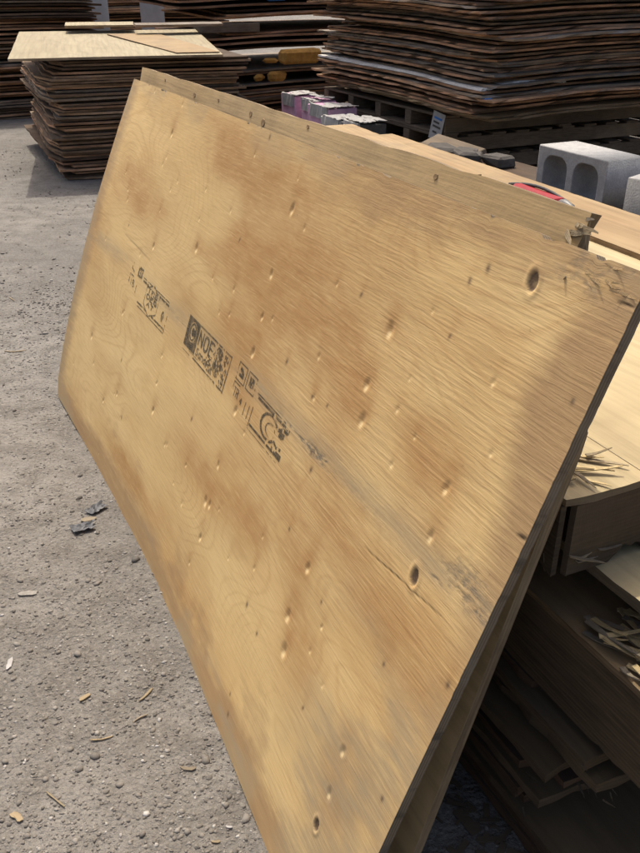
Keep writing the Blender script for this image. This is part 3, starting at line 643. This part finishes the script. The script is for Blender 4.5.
for i in range(5): pile_sheet(.05 + r.uniform(-.05, .05), 2.47 + r.uniform(-.04, .05), .44 + r.uniform(-.005, .02), 1.62 + r.uniform(-.05, .05), z, 'ply_dark', 100 + i, LBL); z += .0192
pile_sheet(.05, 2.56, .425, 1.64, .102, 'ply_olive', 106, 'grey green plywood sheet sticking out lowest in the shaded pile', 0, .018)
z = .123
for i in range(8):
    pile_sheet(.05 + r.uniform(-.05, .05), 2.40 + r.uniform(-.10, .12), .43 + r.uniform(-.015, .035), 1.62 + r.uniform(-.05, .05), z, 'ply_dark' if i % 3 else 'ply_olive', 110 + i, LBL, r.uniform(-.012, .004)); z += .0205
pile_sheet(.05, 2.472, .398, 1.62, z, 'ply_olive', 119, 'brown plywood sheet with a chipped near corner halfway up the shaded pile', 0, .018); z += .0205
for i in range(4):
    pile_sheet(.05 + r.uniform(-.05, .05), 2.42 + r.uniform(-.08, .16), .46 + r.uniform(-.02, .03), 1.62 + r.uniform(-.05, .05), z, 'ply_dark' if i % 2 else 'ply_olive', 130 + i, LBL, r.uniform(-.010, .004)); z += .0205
zc = z + .002
boxC = shallow_box(.30, 2.66, .450, 1.60, zc, .560, 'lower shallow box of olive brown plywood with its top veneer torn to grey shreds', 'ply_tan', 'ply_olive', 141, .012)
z = .563
for i in range(4):
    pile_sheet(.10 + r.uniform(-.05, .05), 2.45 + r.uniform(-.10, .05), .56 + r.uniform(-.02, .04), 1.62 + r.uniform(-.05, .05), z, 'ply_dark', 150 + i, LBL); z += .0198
pile_sheet(.08, 2.66, .485, 1.66, z, 'ply_pale', 158, 'pale plywood sheet poking out between the two shallow boxes', 0, .018); z += .0205
def cutA(x, y):
    k = max(0.0, 1 - ((2.415 - x) ** 2 + y * y) ** .5 / .05); kk = k * (1 + .8 * mnoise.noise(Vector((x * 60, y * 60, 2)))); return x - .008 * kk, y + .007 * kk
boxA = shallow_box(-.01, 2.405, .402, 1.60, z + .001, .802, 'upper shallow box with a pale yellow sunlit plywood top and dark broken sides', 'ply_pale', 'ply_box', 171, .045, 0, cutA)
# veneer joint on the lit top and a darker strip along its far side
gr = link('joint', box_mesh('joint', .01, 2.40, .158, .1592, .8012, .8026, 0), MAT['core'], boxA)
for o in boxA.children:
    if o.name.startswith('top_panel'): top_A = o
strip = pile_sheet(-.36, 1.62, 1.42, 1.70, .8045, 'ply_tan', 181, 'long tan plywood offcut lying along the far side of the pale box top', -.045, .014, None, .002, 'offcut_or_shade_slab')
off2 = pile_sheet(-.62, .62, 1.30, 1.62, .8200, 'ply_tan', 183, 'short tan plywood offcut lying crosswise behind the leaning sheets', -.10, .014, None, .002, 'offcut_or_shade_slab')

rq = random.Random(77)
for o in [q for q in COL.objects if q.name.startswith('plywood_sheet') and q.get('group') == PILE_G]:
    L = max(v.co.x for v in o.data.vertices)
    for i in range(3):
        sliver(o, Matrix.Translation((L - rq.uniform(.0, .012), rq.random() ** 2 * .25, rq.uniform(.004, .014))) @ Matrix.Rotation(rq.uniform(-.5, .5), 4, 'Z') @ Matrix.Rotation(rq.uniform(-.15, .25), 4, 'Y'), rq.uniform(.010, .028), 'splinter_dark', i)
# splinters scattered on the near corner of the pale top
r = random.Random(15)
for i in range(11):
    L = r.uniform(.025, .085); o = sliver(None, Matrix.Translation(P(2.345 + r.uniform(-.035, .03), .46 + r.uniform(-.05, .06), .8045 + .0025 * (i % 4))) @ Matrix.Rotation(PHI + r.choice((0, .5, 1.1, 2.6, 3.3)) + r.uniform(-.3, .3), 4, 'Z'), L, 'splinter_straw' if i % 3 else 'splinter', i, 'wood_splinter')
    tag(o, 'thin wood splinter lying on the near corner of the pale box top', 'splinter', 'splinters on the pale box top')
# shredded veneer on the lower box: part of that box
for i in range(64):
    u = 2.17 + r.uniform(-.06, .14); of = .006 + r.random() ** 1.2 * .11
    L = r.uniform(.035, .12)
    sliver(boxC, Matrix.Translation((u, of, .561 + r.uniform(0, .022))) @ Matrix.Rotation(r.gauss(0.15, .35), 4, 'Z') @ Matrix.Rotation(-r.uniform(-.08, .25), 4, 'Y'), L, 'splinter_straw' if i % 3 else 'splinter_grey', i)
for i in range(14):     # fibres hanging off the broken lower edge of the upper box
    sliver(boxA, Matrix.Translation((r.uniform(2.27, 2.40), .003 + r.uniform(-.002, .006), .700 + r.uniform(-.015, .03))) @ Matrix.Rotation(math.pi / 2 + r.uniform(-.5, .2), 4, 'Y'), r.uniform(.015, .032), 'splinter_dark' if i % 2 else 'splinter_grey', i)
for i in range(10):
    sliver(boxA, Matrix.Translation((2.413, r.uniform(.0, .35), .690 + r.uniform(-.01, .03))) @ Matrix.Rotation(math.pi / 2 + r.uniform(-.2, .3), 4, 'Z') @ Matrix.Rotation(r.uniform(-.1, .5), 4, 'Y'), r.uniform(.03, .08), 'splinter_grey' if i % 2 else 'splinter', i)
# chips on the dark ground between the sheets and the pile
r = random.Random(33); V = []; F = []
for i in range(260):
    p = P(r.uniform(1.9, 2.9), r.uniform(.17, .44), 0); L = r.uniform(.006, .035); w_ = L * r.uniform(.1, .4); a = r.uniform(0, 6.28); zz = float(gz(p.x, p.y)) + .001
    c, s_ = math.cos(a), math.sin(a); b = len(V)
    for lv in(0, .003):
        for x, y in((-L, -w_), (L, -w_), (L, w_), (-L, w_)): V.append((p.x + x * c - y * s_, p.y + x * s_ + y * c, zz + lv))
    F += [(b + 4, b + 5, b + 6, b + 7), (b, b + 1, b + 5, b + 4), (b + 1, b + 2, b + 6, b + 5), (b + 2, b + 3, b + 7, b + 6), (b + 3, b, b + 4, b + 7)]
tag(link('wood_chips', mesh('wood_chips', V, F), MAT['splinter_dark']), 'wood chips littering the shaded ground beneath the leaning sheets', 'wood chips', kind='stuff')

# ------------------------------------------------------------------ concrete blocks and what they stand on
def block_mesh():
    cu = bpy.data.curves.new('block', 'CURVE'); cu.dimensions = '2D'; cu.fill_mode = 'BOTH'; cu.extrude = .095 - .004; cu.bevel_depth = .004; cu.bevel_resolution = 1
    def loop(pts):
        s = cu.splines.new('POLY'); s.points.add(len(pts) - 1); s.use_cyclic_u = True
        for q, (x, y) in zip(s.points, pts): q.co = (x, y, 0, 1)
    a, b = .195 - .004, .095 - .004
    loop([(-a, -b), (a, -b), (a, b), (-a, b)])
    for cx in(-.0865, .0865):
        pts = []
        for sx, sy, rad in((1, -1, .025), (1, 1, .05), (-1, 1, .05), (-1, -1, .025)):
            ccx, ccy = cx + sx * (.071 - rad), -.004 + sy * (.073 - rad); a0 = {(1, -1): -90, (1, 1): 0, (-1, 1): 90, (-1, -1): 180}[(sx, sy)]
            pts += [(ccx + rad * math.cos(math.radians(a0 + t)), ccy + rad * math.sin(math.radians(a0 + t))) for t in range(0, 91, 18)]
        loop(pts)
    o = bpy.data.objects.new('tmp', cu); COL.objects.link(o); dg = bpy.context.evaluated_depsgraph_get(); me = bpy.data.meshes.new_from_object(o.evaluated_get(dg)); bpy.data.objects.remove(o)
    me.materials.clear(); me.materials.append(MAT['concrete']); me.name = 'block'; return me
bmh = block_mesh()
DK = 'dark scrap board in the low stack carrying the concrete blocks'
zz = .004
for i in range(14):
    T = .045
    o = link('scrap_board', slab('board', 2.3, .47, T, 300 + i, .002, .004, 16, 6), MAT['ply_dark']); o.location = P(-.80 + r.uniform(-.04, .04), 1.80 + r.uniform(-.02, .02), zz); o.rotation_euler = (0, 0, R_PILE + r.uniform(-.01, .01))
    tag(o, DK, 'board', 'dark boards under the concrete blocks'); zz += T + .003
ztop = zz + .002
b1 = link('concrete_block', bmh); b1.matrix_world = Matrix.Translation(P(.60, 2.035, ztop + .095)) @ Matrix.Rotation(PHI, 4, 'Z') @ Matrix.Rotation(math.pi / 2, 4, 'X')
tag(b1, 'grey concrete block lying on its side with two open cores showing', 'concrete block')
b2 = link('concrete_block', bmh); b2.matrix_world = Matrix.Translation(P(1.18, 1.965, ztop + .095)) @ Matrix.Rotation(PHI + .35, 4, 'Z')
tag(b2, 'grey concrete block standing with its cores facing up beside the other block', 'concrete block')
o = link('grey_slab_scrap', box_mesh('slab', -.19, .19, -.09, .09, 0, .022, .003, .01, 3), MAT['pallet']); o.location = P(-.48, 2.10, ztop + .004); o.rotation_euler = (.28, .05, PHI + .1)
tag(o, 'pale grey offcut tilted on the dark boards under the tall stack', 'board')
for i in range(6):
    o = link('rubble_lump', box_mesh('lump', -.06, .06, -.05, .05, 0, .05, .012, .02, 40 + i), MAT['greyslab']); sc = r.uniform(.6, 1.5); o.scale = (sc, sc, sc * .8); o.location = P(-.05 + r.uniform(-.5, .3), 2.12 + r.uniform(-.12, .1), ztop); o.rotation_euler = (0, 0, r.uniform(0, 3))
    tag(o, 'dark lump of rubble on the boards behind the concrete block', 'rubble', 'rubble lumps on the dark boards')

# red tool with a black strap and a steel tip
t = empty('red_hand_tool', P(1.03, 1.465, .8215), PHI - .05); t.scale = (.85, .9, .9); tag(t, 'red hand tool with black strap and steel tip lying behind the leaning sheets', 'tool')
link('body', box_mesh('body', -.19, .10, -.025, .025, 0, .032, .010, .006, 5), MAT['red'], t)
def tube(name, pts, rad, mat, parent, seg=8):
    vs_ = []; fs = []; n = len(pts)
    for i, p in enumerate(pts):
        p = Vector(p); d_ = (Vector(pts[min(i + 1, n - 1)]) - Vector(pts[max(i - 1, 0)])).normalized(); a = d_.orthogonal().normalized(); b = d_.cross(a); rd = rad[i] if isinstance(rad, (list, tuple)) else rad
        for k in range(seg): an = 2 * math.pi * k / seg; vs_.append(p + a * rd * math.cos(an) + b * rd * math.sin(an))
    for i in range(n - 1):
        for k in range(seg): fs.append((i * seg + k, i * seg + (k + 1) % seg, (i + 1) * seg + (k + 1) % seg, (i + 1) * seg + k))
    fs += [tuple(range(seg))[::-1], tuple(range((n - 1) * seg, n * seg))]
    return link(name, fix(mesh(name, vs_, fs, True)), MAT[mat], parent)
tube('strap', [(-.26 + .045 * i, .02, .012 + .026 * math.sin(math.pi * i / 9)) for i in range(10)], .006, 'black', t)
tube('tip', [(.10, 0, .016), (.125, 0, .018), (.16, 0, .014), (.185, 0, .010)], [.014, .016, .011, .007], 'steel', t)

# ------------------------------------------------------------------ pallets and the tall stack on the right
def pallet(z, corner_u, corner_o, rot, label):
    root = empty('pallet', P(corner_u, corner_o, z), R_STACK + rot); tag(root, label, 'pallet', 'pallets stacked under the tall plywood stack')
    W, L = 2.10, 2.02
    for i in range(5):
        y = (L - .09) * i / 4; link('stringer', box_mesh('stringer', .0, W, y, y + .09, .019, .122, .004, .002, i), MAT['pallet'], root)
    for i in range(10):
        x = (W - .12) * i / 9; link('deck_board', box_mesh('deck_board', x, x + .12, -.003, L + .003, .123, .141, .003, .002, 10 + i), MAT['pallet'], root)
    for x in(0, 1.05, 2.17): link('bottom_board', box_mesh('bottom_board', x + .003, x + .123, -.003, L + .003, .0, .018, .003, .002, 20 + int(x * 9)), MAT['pallet'], root)
    return root
names = ['pallet at the bottom of the pile under the tall stack', 'second pallet up under the tall plywood stack', 'third pallet up under the tall plywood stack', 'topmost pallet with open sides carrying the tall plywood stack']
for i in range(4): pallet(.006 + i * .1425, -2.20 + r.uniform(-.02, .02), 3.23 + r.uniform(-.02, .02), r.uniform(-.01, .01), names[i])

def chipped(a, b):
    def f(x, y):
        k = max(0.0, 1 - (x + y) / .35); return x + a * k, y + b * k
    return f
WORD = {'ply_rust': 'rust orange', 'ply_brown': 'brown', 'ply_grey': 'greyish', 'ply_dark': 'blackish', 'ply_umber': 'dull umber', 'ply_tan': 'tan'}
def stack(cu, co, z0, n, W, L, T, gap, mats, label, group, seed, jit=.03, rot=.012, droop=0.0, base_rot=0.0, skip=(), nvar=6, dgrow=0.0, corner=None, dx=None, jag=.007, amp=.0045):
    r = random.Random(seed); zf = lambda x, y: -droop * (math.exp(-(((x) / .6) ** 2)) * math.exp(-((y) / .75) ** 2)) - droop * .35 * math.exp(-((W - x) / .5) ** 2)
    var = [slab('stack_sheet', W * r.uniform(.97, 1.0), L * r.uniform(.98, 1.0), T, seed * 31 + i, amp, jag, 26, 26 if droop else 16, chipped(r.uniform(.0, .10) if r.random() < .6 else 0, r.uniform(0, .05)), zf) for i in range(nvar)]
    by = {}; z = z0; out = []
    for i in range(n):
        mt = mats(i, n, r); vi = r.randrange(nvar)
        if (vi, mt) not in by: m = var[vi].copy(); m.materials.append(MAT[mt]); by[(vi, mt)] = m
        if i not in skip:
            o = bpy.data.objects.new('plywood_sheet', by[(vi, mt)]); COL.objects.link(o)
            ex = dx(i, n) if dx else (0, 0)
            o.location = P(cu + r.uniform(-jit, jit) - ex[1], co + r.uniform(-jit, jit) + ex[0], z); o.rotation_euler = (r.gauss(0, .0015), r.gauss(0, .0015), R_STACK + base_rot + r.gauss(0, rot))
            tag(o, ('lowest sheet of all ' if i == 0 else WORD[mt] + ' edged sheet ') + label, 'plywood sheet', group); out.append(o)
        z += T + gap * r.choice((.3, .5, .6, 1, 1.2, 2.6))
    return out, z
def m_right(i, n, r): return r.choice(('ply_rust', 'ply_rust', 'ply_brown')) if i > n * .42 else r.choice(('ply_brown', 'ply_brown', 'ply_grey'))
def dx_right(i, n): return (.10 * math.exp(-((i - 17) / 7.0) ** 2) + .03 * math.sin(i * .9), .04 * math.sin(i * .7) + (.14 if 13 < i < 21 else 0))
right, zt = stack(-1.71, 3.16, .632, 84, 2.44, 2.46, .0145, .0050, m_right, 'in the tall warped stack on pallets', 'sheets of the tall warped stack on pallets', 5, .065, .018, .034, dx=dx_right, jag=.017, amp=.006, nvar=11)
w8 = right[9]; w8.data = w8.data.copy(); w8.data.materials.clear(); w8.data.materials.append(MAT['white_edge']); w8['label'] = 'white faced sheet low in the tall warped stack on pallets'
w8.location += NH * .0 - D * .02; w8.rotation_euler.z = R_STACK + .012; w8.scale.x = .30; del w8['group']
for i, o in enumerate(right[:2]): o.data = o.data.copy(); o.data.materials.clear(); o.data.materials.append(MAT['ply_tan']); o['label'] = ['lowest tan sheet of the tall stack resting on the pallets', 'second lowest tan sheet of the tall stack on pallets'][i]
# paper tag on the pallet corner and a scrap of blue film above it
tg = empty('paper_tag', P(-2.33, 3.19, .430), R_STACK - 1.35); tag(tg, 'small white paper tag with grey print hanging from the pallet corner', 'tag')
me = slab('paper', .12, .004, .20, 70, .0, .001, 4, 2); pa = link('sheet_of_paper', me, MAT['paper'], tg); pa.rotation_euler = (0, .22, 0); pa.location = (-.02, -.012, -.02)
for i, (a, b, zz) in enumerate(((.02, .10, .15), (.02, .08, .12), (.02, .10, .09), (.03, .07, .05))):
    o = link('print_line', box_mesh('print_line', a, b, -.0105, -.0095, zz, zz + .014, 0), MAT['blue' if i == 0 else 'greyslab'], pa)
    o.location = (0, .008, 0)
sc = link('film_scrap', box_mesh('film', -.035, .035, -.03, .03, 0, .014, .006, .012, 8), MAT['blue']); sc.location = P(-1.72, 3.21, .735); sc.rotation_euler = (0, 0, R_STACK); tag(sc, 'scrap of blue plastic film caught between sheets of the tall stack', 'plastic film')

# ------------------------------------------------------------------ stack on the left with the pale top sheet
def m_left(i, n, r): return r.choice(('ply_umber', 'ply_umber', 'ply_brown', 'ply_dark', 'ply_grey'))
def P2(x, y):        # world xy -> (u, off)
    q = Vector((x, y, 0)) - BL; return q.dot(D), q.dot(NH)
lu, lo = P2(-2.085, 6.86)
left, zt = stack(lu, lo, .004, 40, 1.60, 1.95, .0165, .0062, m_left, 'in the stack topped by the cream sheet', 'sheets of the stack topped by a pale sheet', 8, .032, .018, base_rot=-.075, dx=lambda i, n: (-.05 * (1 - math.cos(i * .29)) / 2 + .05 * (i > 34), 0))
tops = link('plywood_sheet', slab('pale_sheet', 1.62, 1.75, .018, 77, .003, .002, 14, 10), MAT['ply_cream']); tops.location = (-2.335, 6.77, zt + .010); tops.rotation_euler = (math.radians(3.2), 0, math.radians(14.5)); tag(tops, 'cream coloured sunlit sheet lying on top of the brown stack', 'plywood sheet')
for j, (x, y, zz, L, W, a, m, lb) in enumerate(((-2.32, 8.36, 1.052, .62, .30, .22, 'ply_cream', 'small tan board lying behind the cream sheet on the brown stack'), (-1.66, 8.30, 1.060, .80, .20, .30, 'ply_grey', 'narrow grey board lying behind the cream sheet on the brown stack'))):
    for q in range(1):
        o = link('scrap_board', slab('scrap', L, W, .02, 90 + j + 7 * q, .004, .006, 10, 3), MAT[m]); o.location = (x + .02 * q, y, zz + .0215 * q); o.rotation_euler = (.05, 0, a); tag(o, lb, 'board')
tri = [(-1.93, 8.30), (-1.50, 8.42), (-.80, 7.25), (-1.13, 7.16)]  # outline of a thin slab that stands in for shade on the cream sheet
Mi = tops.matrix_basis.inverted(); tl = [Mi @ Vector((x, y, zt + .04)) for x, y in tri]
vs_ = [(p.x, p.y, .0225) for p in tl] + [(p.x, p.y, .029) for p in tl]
o = link('offcut_or_shade_slab', fix(mesh('offcut', vs_, [(3, 2, 1, 0), (4, 5, 6, 7)] + [(q, (q + 1) % 4, 4 + (q + 1) % 4, 4 + q) for q in range(4)])), MAT['ply_tan']); o.matrix_world = tops.matrix_basis.copy(); tag(o, 'thin tan slanting slab added as shade across the corner of the cream sheet', 'plywood sheet')

# ------------------------------------------------------------------ dark stacks further back
def m_dark(i, n, r): return r.choice(('ply_dark', 'ply_brown', 'ply_brown', 'ply_grey'))
cu_, co_ = P2(-1.02, 9.35)
mid, zt2 = stack(cu_, co_, .004, 46, 2.44, 1.80, .020, .014, m_dark, 'in the uneven stack holding yellow scraps', 'sheets of the uneven dark stack with yellow scraps', 10, .05, .02, .03, skip=(15, 16, 17, 20, 21, 22, 23, 28, 29, 30), dx=lambda i, n: (-.45 * (i > 33) - .28 * (23 < i < 27) + .05 * math.sin(i), .12 * (i < 24)))
yl = [(-.22, 9.42, .672, .46, .16, .135), (-.52, 9.40, .672, .15, .08, .045), (-.45, 9.36, .500, .19, .12, .095), (-.63, 9.36, .500, .11, .08, .065)]
for j, (x, y, zz, a, b, c) in enumerate(yl):
    o = link('yellow_scrap', box_mesh('scrap', -a / 2, a / 2, -b / 2, b / 2, 0, c, .028, .025, 60 + j), MAT['yellow']); o.location = (x, y, zz); o.rotation_euler = (0, 0, R_STACK + random.Random(j).uniform(-.2, .2))
    tag(o, ['long yellow chunk wedged in the gap of the dark stack', 'thin yellow flake in the gap beside the long yellow chunk', 'rounded yellow lump at the edge of the dark stack', 'small yellow lump at the edge beside the rounded one'][j], 'scrap')
bt = link('bearer_block', box_mesh('bearer', 0, .62, 0, .30, 0, .085, .006, .003, 4), MAT['pallet']); bt.location = P(cu_ + .05, co_ - .20, 28 * .034 + .01); bt.rotation_euler = (0, 0, R_STACK); tag(bt, 'thick timber bearer between the sheets of the dark stack', 'timber')
bt2 = link('bearer_block', box_mesh('bearer', 0, .40, 0, .30, 0, .085, .006, .003, 5), MAT['ply_dark']); bt2.location = P(cu_ + -.10, co_ + 1.7, 28 * .034 + .01); bt2.rotation_euler = (0, 0, R_STACK); tag(bt2, 'dark timber bearer deep in the gap of the dark stack', 'timber')
bl = link('tarp_scrap', box_mesh('tarp', -.10, .10, -.04, .04, 0, .05, .015, .02, 9), MAT['blue']); bl.location = P(cu_ + .02, co_ + .62, 1.245); tag(bl, 'small scrap of blue tarp in the dark stack', 'tarp')
fu, fo = P2(-4.35, 9.9)
fl, _ = stack(fu, fo, .004, 42, 2.0, 2.44, .020, .013, m_dark, 'in the stack at the far end of the gravel', 'sheets of the stack at the far end of the gravel', 14, .06, .03, .03)
fu2, fo2 = P2(-3.6, 12.9)
fl2, _ = stack(fu2, fo2, .004, 40, 2.44, 2.0, .022, .012, m_dark, 'in the hindmost stack behind the cream topped one', 'sheets of the hindmost stack', 18, .08, .03, .03)
for j, (x, y, wd, lb) in enumerate(((-2.95, 12.3, .28, 'pale grey upright board between the far dark stacks'), (-2.15, 11.9, .30, 'pale upright board with a worn face beside the uneven dark stack'))):
    o = link('upright_board', box_mesh('board', -wd / 2, wd / 2, -.012, .012, 0, 2.0, .003, .002, j), MAT['wall']); o.location = (x, y, 0.0); o.rotation_euler = (-.06, 0, .2); tag(o, lb, 'board')
for j in range(3):
    su, so2 = P2(1.6 + j * 3.4, 11.8 + j * 1.2)
    stack(su, so2, .004, 34, 2.44, 1.6, .030, .012, m_dark, ['in the stack hidden behind the tall warped stack', 'dark sheet in the stack beyond the tall warped stack', 'dark sheet in the outermost stack beyond the tall one'][j], ['sheets of the hidden back stack', 'sheets of the back stack beyond', 'sheets of the outermost back stack'][j], 40 + j, .05, .02, nvar=3) if j < 1 else None

# ------------------------------------------------------------------ pink foam slabs beside the pallets
def foam(x, off, u, w_, d_, h_, mats, label, k):
    root = empty('foam_bundle', P(u, off, .002), R_STACK); tag(root, label, 'foam', None)
    link('foam_slab', box_mesh('foam_slab', 0, w_, 0, d_, 0, h_, .006, .006, k), MAT[mats], root)
    rr = random.Random(k)
    for i in range(3):
        a = i * w_ / 3; link('torn_wrap', slab('wrap', w_ / 3 * 1.0, d_ * rr.uniform(.3, .95), .005, k * 7 + i, .012, .02, 6, 6), MAT['paper'], root).location = (a - .01, -.004, h_ + .012 + .004 * i)
    link('wrap_flap', slab('flap', .02, d_ * .8, .10, k * 5, .006, .012, 3, 6), MAT['paper'], root).location = (-.018, .02, h_ - .09)
    return root
foam(0, 2.82, -3.98, .20, .30, .535, 'pink', 'pink foam slab with torn white wrap at the far end of the row', 1)
foam(0, 2.84, -3.62, .20, .28, .530, 'pink', 'narrow pink foam slab with torn white wrap between the other pink ones', 2)
foam(0, 2.76, -3.18, .26, .40, .525, 'pink', 'wide pink foam slab with ragged white top near the pallets', 3)
foam(0, 2.64, -2.74, .20, .34, .500, 'paper', 'white wrapped slab in front of the wide pink foam', 4)
foam(0, 2.62, -2.36, .20, .30, .525, 'greyslab', 'dark grey slab with white ragged edges nearest the pallet corner', 5)

# ------------------------------------------------------------------ litter on the gravel
def chip(name, x, y, L, W, T, a, mat, label, seed, cat, group=None):
    r = random.Random(seed * 13 + 1); n = 12; out = []
    for q in range(n):      # ragged outline, pointed or snapped at the ends
        t = 2 * math.pi * q / n; cx, cy = math.cos(t), math.sin(t); k = (abs(cx) ** 4 + abs(cy) ** 4) ** -.25
        out.append((cx * k * L / 2 * r.uniform(.82, 1.08), cy * k * W / 2 * r.uniform(.65, 1.15)))
    bend = r.uniform(-.12, .12) * L; vs_ = []
    for lv in(0, 1):
        for px, py in out: vs_.append((px, py + bend * (2 * px / L) ** 2, .0005 + lv * T * r.uniform(.7, 1.1) + abs(bend) * .25 * (2 * px / L) ** 2))
    fs = [tuple(range(n))[::-1], tuple(range(n, 2 * n))] + [(q, (q + 1) % n, n + (q + 1) % n, n + q) for q in range(n)]
    o = link(name, mesh('chip', vs_, fs), MAT[mat]); o.location = (x, y, float(gz(x, y)) + .001); o.rotation_euler = (r.uniform(-.08, .08), r.uniform(-.05, .05), a); tag(o, label, cat, group); return o
chip('wood_chip', -.593, 1.068, .034, .014, .0025, -.6, 'splinter', 'broad tan wood chip lying on the gravel in the open', 1, 'wood chip')
chip('paper_scrap', -.745, 1.483, .012, .042, .004, .1, 'paper', 'narrow white scrap of paper on the gravel', 2, 'paper')
chip('wood_stick', -.472, 1.257, .054, .005, .0025, .25, 'splinter', 'straight pale wooden stick lying on the gravel', 3, 'stick')
chip('wood_chip', -.275, 1.182, .034, .009, .0025, -.1, 'splinter_grey', 'flat grey brown wood chip near the foot of the stamped sheet', 4, 'wood chip')
chip('wood_stick', -.398, 1.385, .048, .006, .0025, 1.05, 'splinter', 'short tan stick pointing away towards the stacks', 5, 'stick')
chip('wood_chip', -.538, 1.376, .030, .012, .0025, .8, 'splinter', 'stubby tan wood chip beside the short stick', 6, 'wood chip')
chip('paper_scrap', -.176, 1.046, .014, .005, .003, -.1, 'paper', 'tiny bright white scrap beside the foot of the stamped sheet', 7, 'paper')
chip('wood_stick', -.531, 1.108, .060, .0035, .0025, -.65, 'splinter', 'thin straw coloured sliver beside the broad tan chip', 8, 'stick')
chip('wood_stick', -.401, 1.318, .036, .004, .0025, .7, 'splinter_grey', 'thin greyish stick next to the straight pale one', 9, 'stick')
chip('wood_chip', -.198, 1.014, .018, .006, .0025, .1, 'splinter', 'small orange tan chip below the tiny white scrap', 10, 'wood chip')
chip('stone_flake', -.783, 1.745, .050, .022, .003, .15, 'stone', 'pale flat stone flake pressed into the gravel', 11, 'stone')
chip('wood_stick', -1.344, 3.375, .10, .006, .0025, .05, 'splinter', 'long thin stick on the gravel left of the stamped sheet', 12, 'stick')
chip('wood_stick', -1.577, 4.046, .08, .007, .0025, -.9, 'splinter', 'pale stick on the gravel toward the brown stack', 13, 'stick')
def scrap(x, y, sc, a, seed, label):
    r = random.Random(seed); nx, ny = 9, 6; vs_ = []
    for lv in(0, 1):
        for i in range(nx + 1):
            for j in range(ny + 1):
                X = (i / nx - .5) * .082 * (1 + .2 * (j / ny - .5)); Y = (j / ny - .5) * .046 + .006 * mnoise.noise(Vector((i * .5, seed, lv * 0)))
                if i == nx and j in(2, 4): X -= .018
                zz = .006 + .007 * mnoise.noise(Vector((i * .6 + seed, j * .7, 0))) + .005 * (abs(j / ny - .5) * 2) ** 2
                vs_.append((X, Y, max(.002, zz) + lv * .002))
    Kk = (nx + 1) * (ny + 1); g = lambda l, i, j: l * Kk + i * (ny + 1) + j; fs = []
    for i in range(nx):
        for j in range(ny): fs += [(g(1, i, j), g(1, i + 1, j), g(1, i + 1, j + 1), g(1, i, j + 1)), (g(0, i, j), g(0, i, j + 1), g(0, i + 1, j + 1), g(0, i + 1, j))]
    for i in range(nx):
        for j in(0, ny): fs.append((g(0, i, j), g(0, i + 1, j), g(1, i + 1, j), g(1, i, j)))
    for j in range(ny):
        for i in(0, nx): fs.append((g(0, i, j), g(0, i, j + 1), g(1, i, j + 1), g(1, i, j)))
    o = link('plastic_scrap', fix(mesh('plastic_scrap', vs_, fs)), MAT['plastic']); o.location = (x, y, float(gz(x, y)) + .001); o.rotation_euler = (0, 0, a); o.scale = (sc, sc, sc); tag(o, label, 'plastic scrap')
scrap(-.690, 2.140, .8, .95, 3, 'forked scrap of black plastic on the gravel beside the stamped sheet')
scrap(-.705, 2.038, .85, .45, 8, 'rounded scrap of black plastic next to the forked one')
chip('paper_scrap', -.702, 2.085, .05, .022, .003, .3, 'splinter_grey', 'greyish paper scrap between the two black plastic scraps', 21, 'paper')
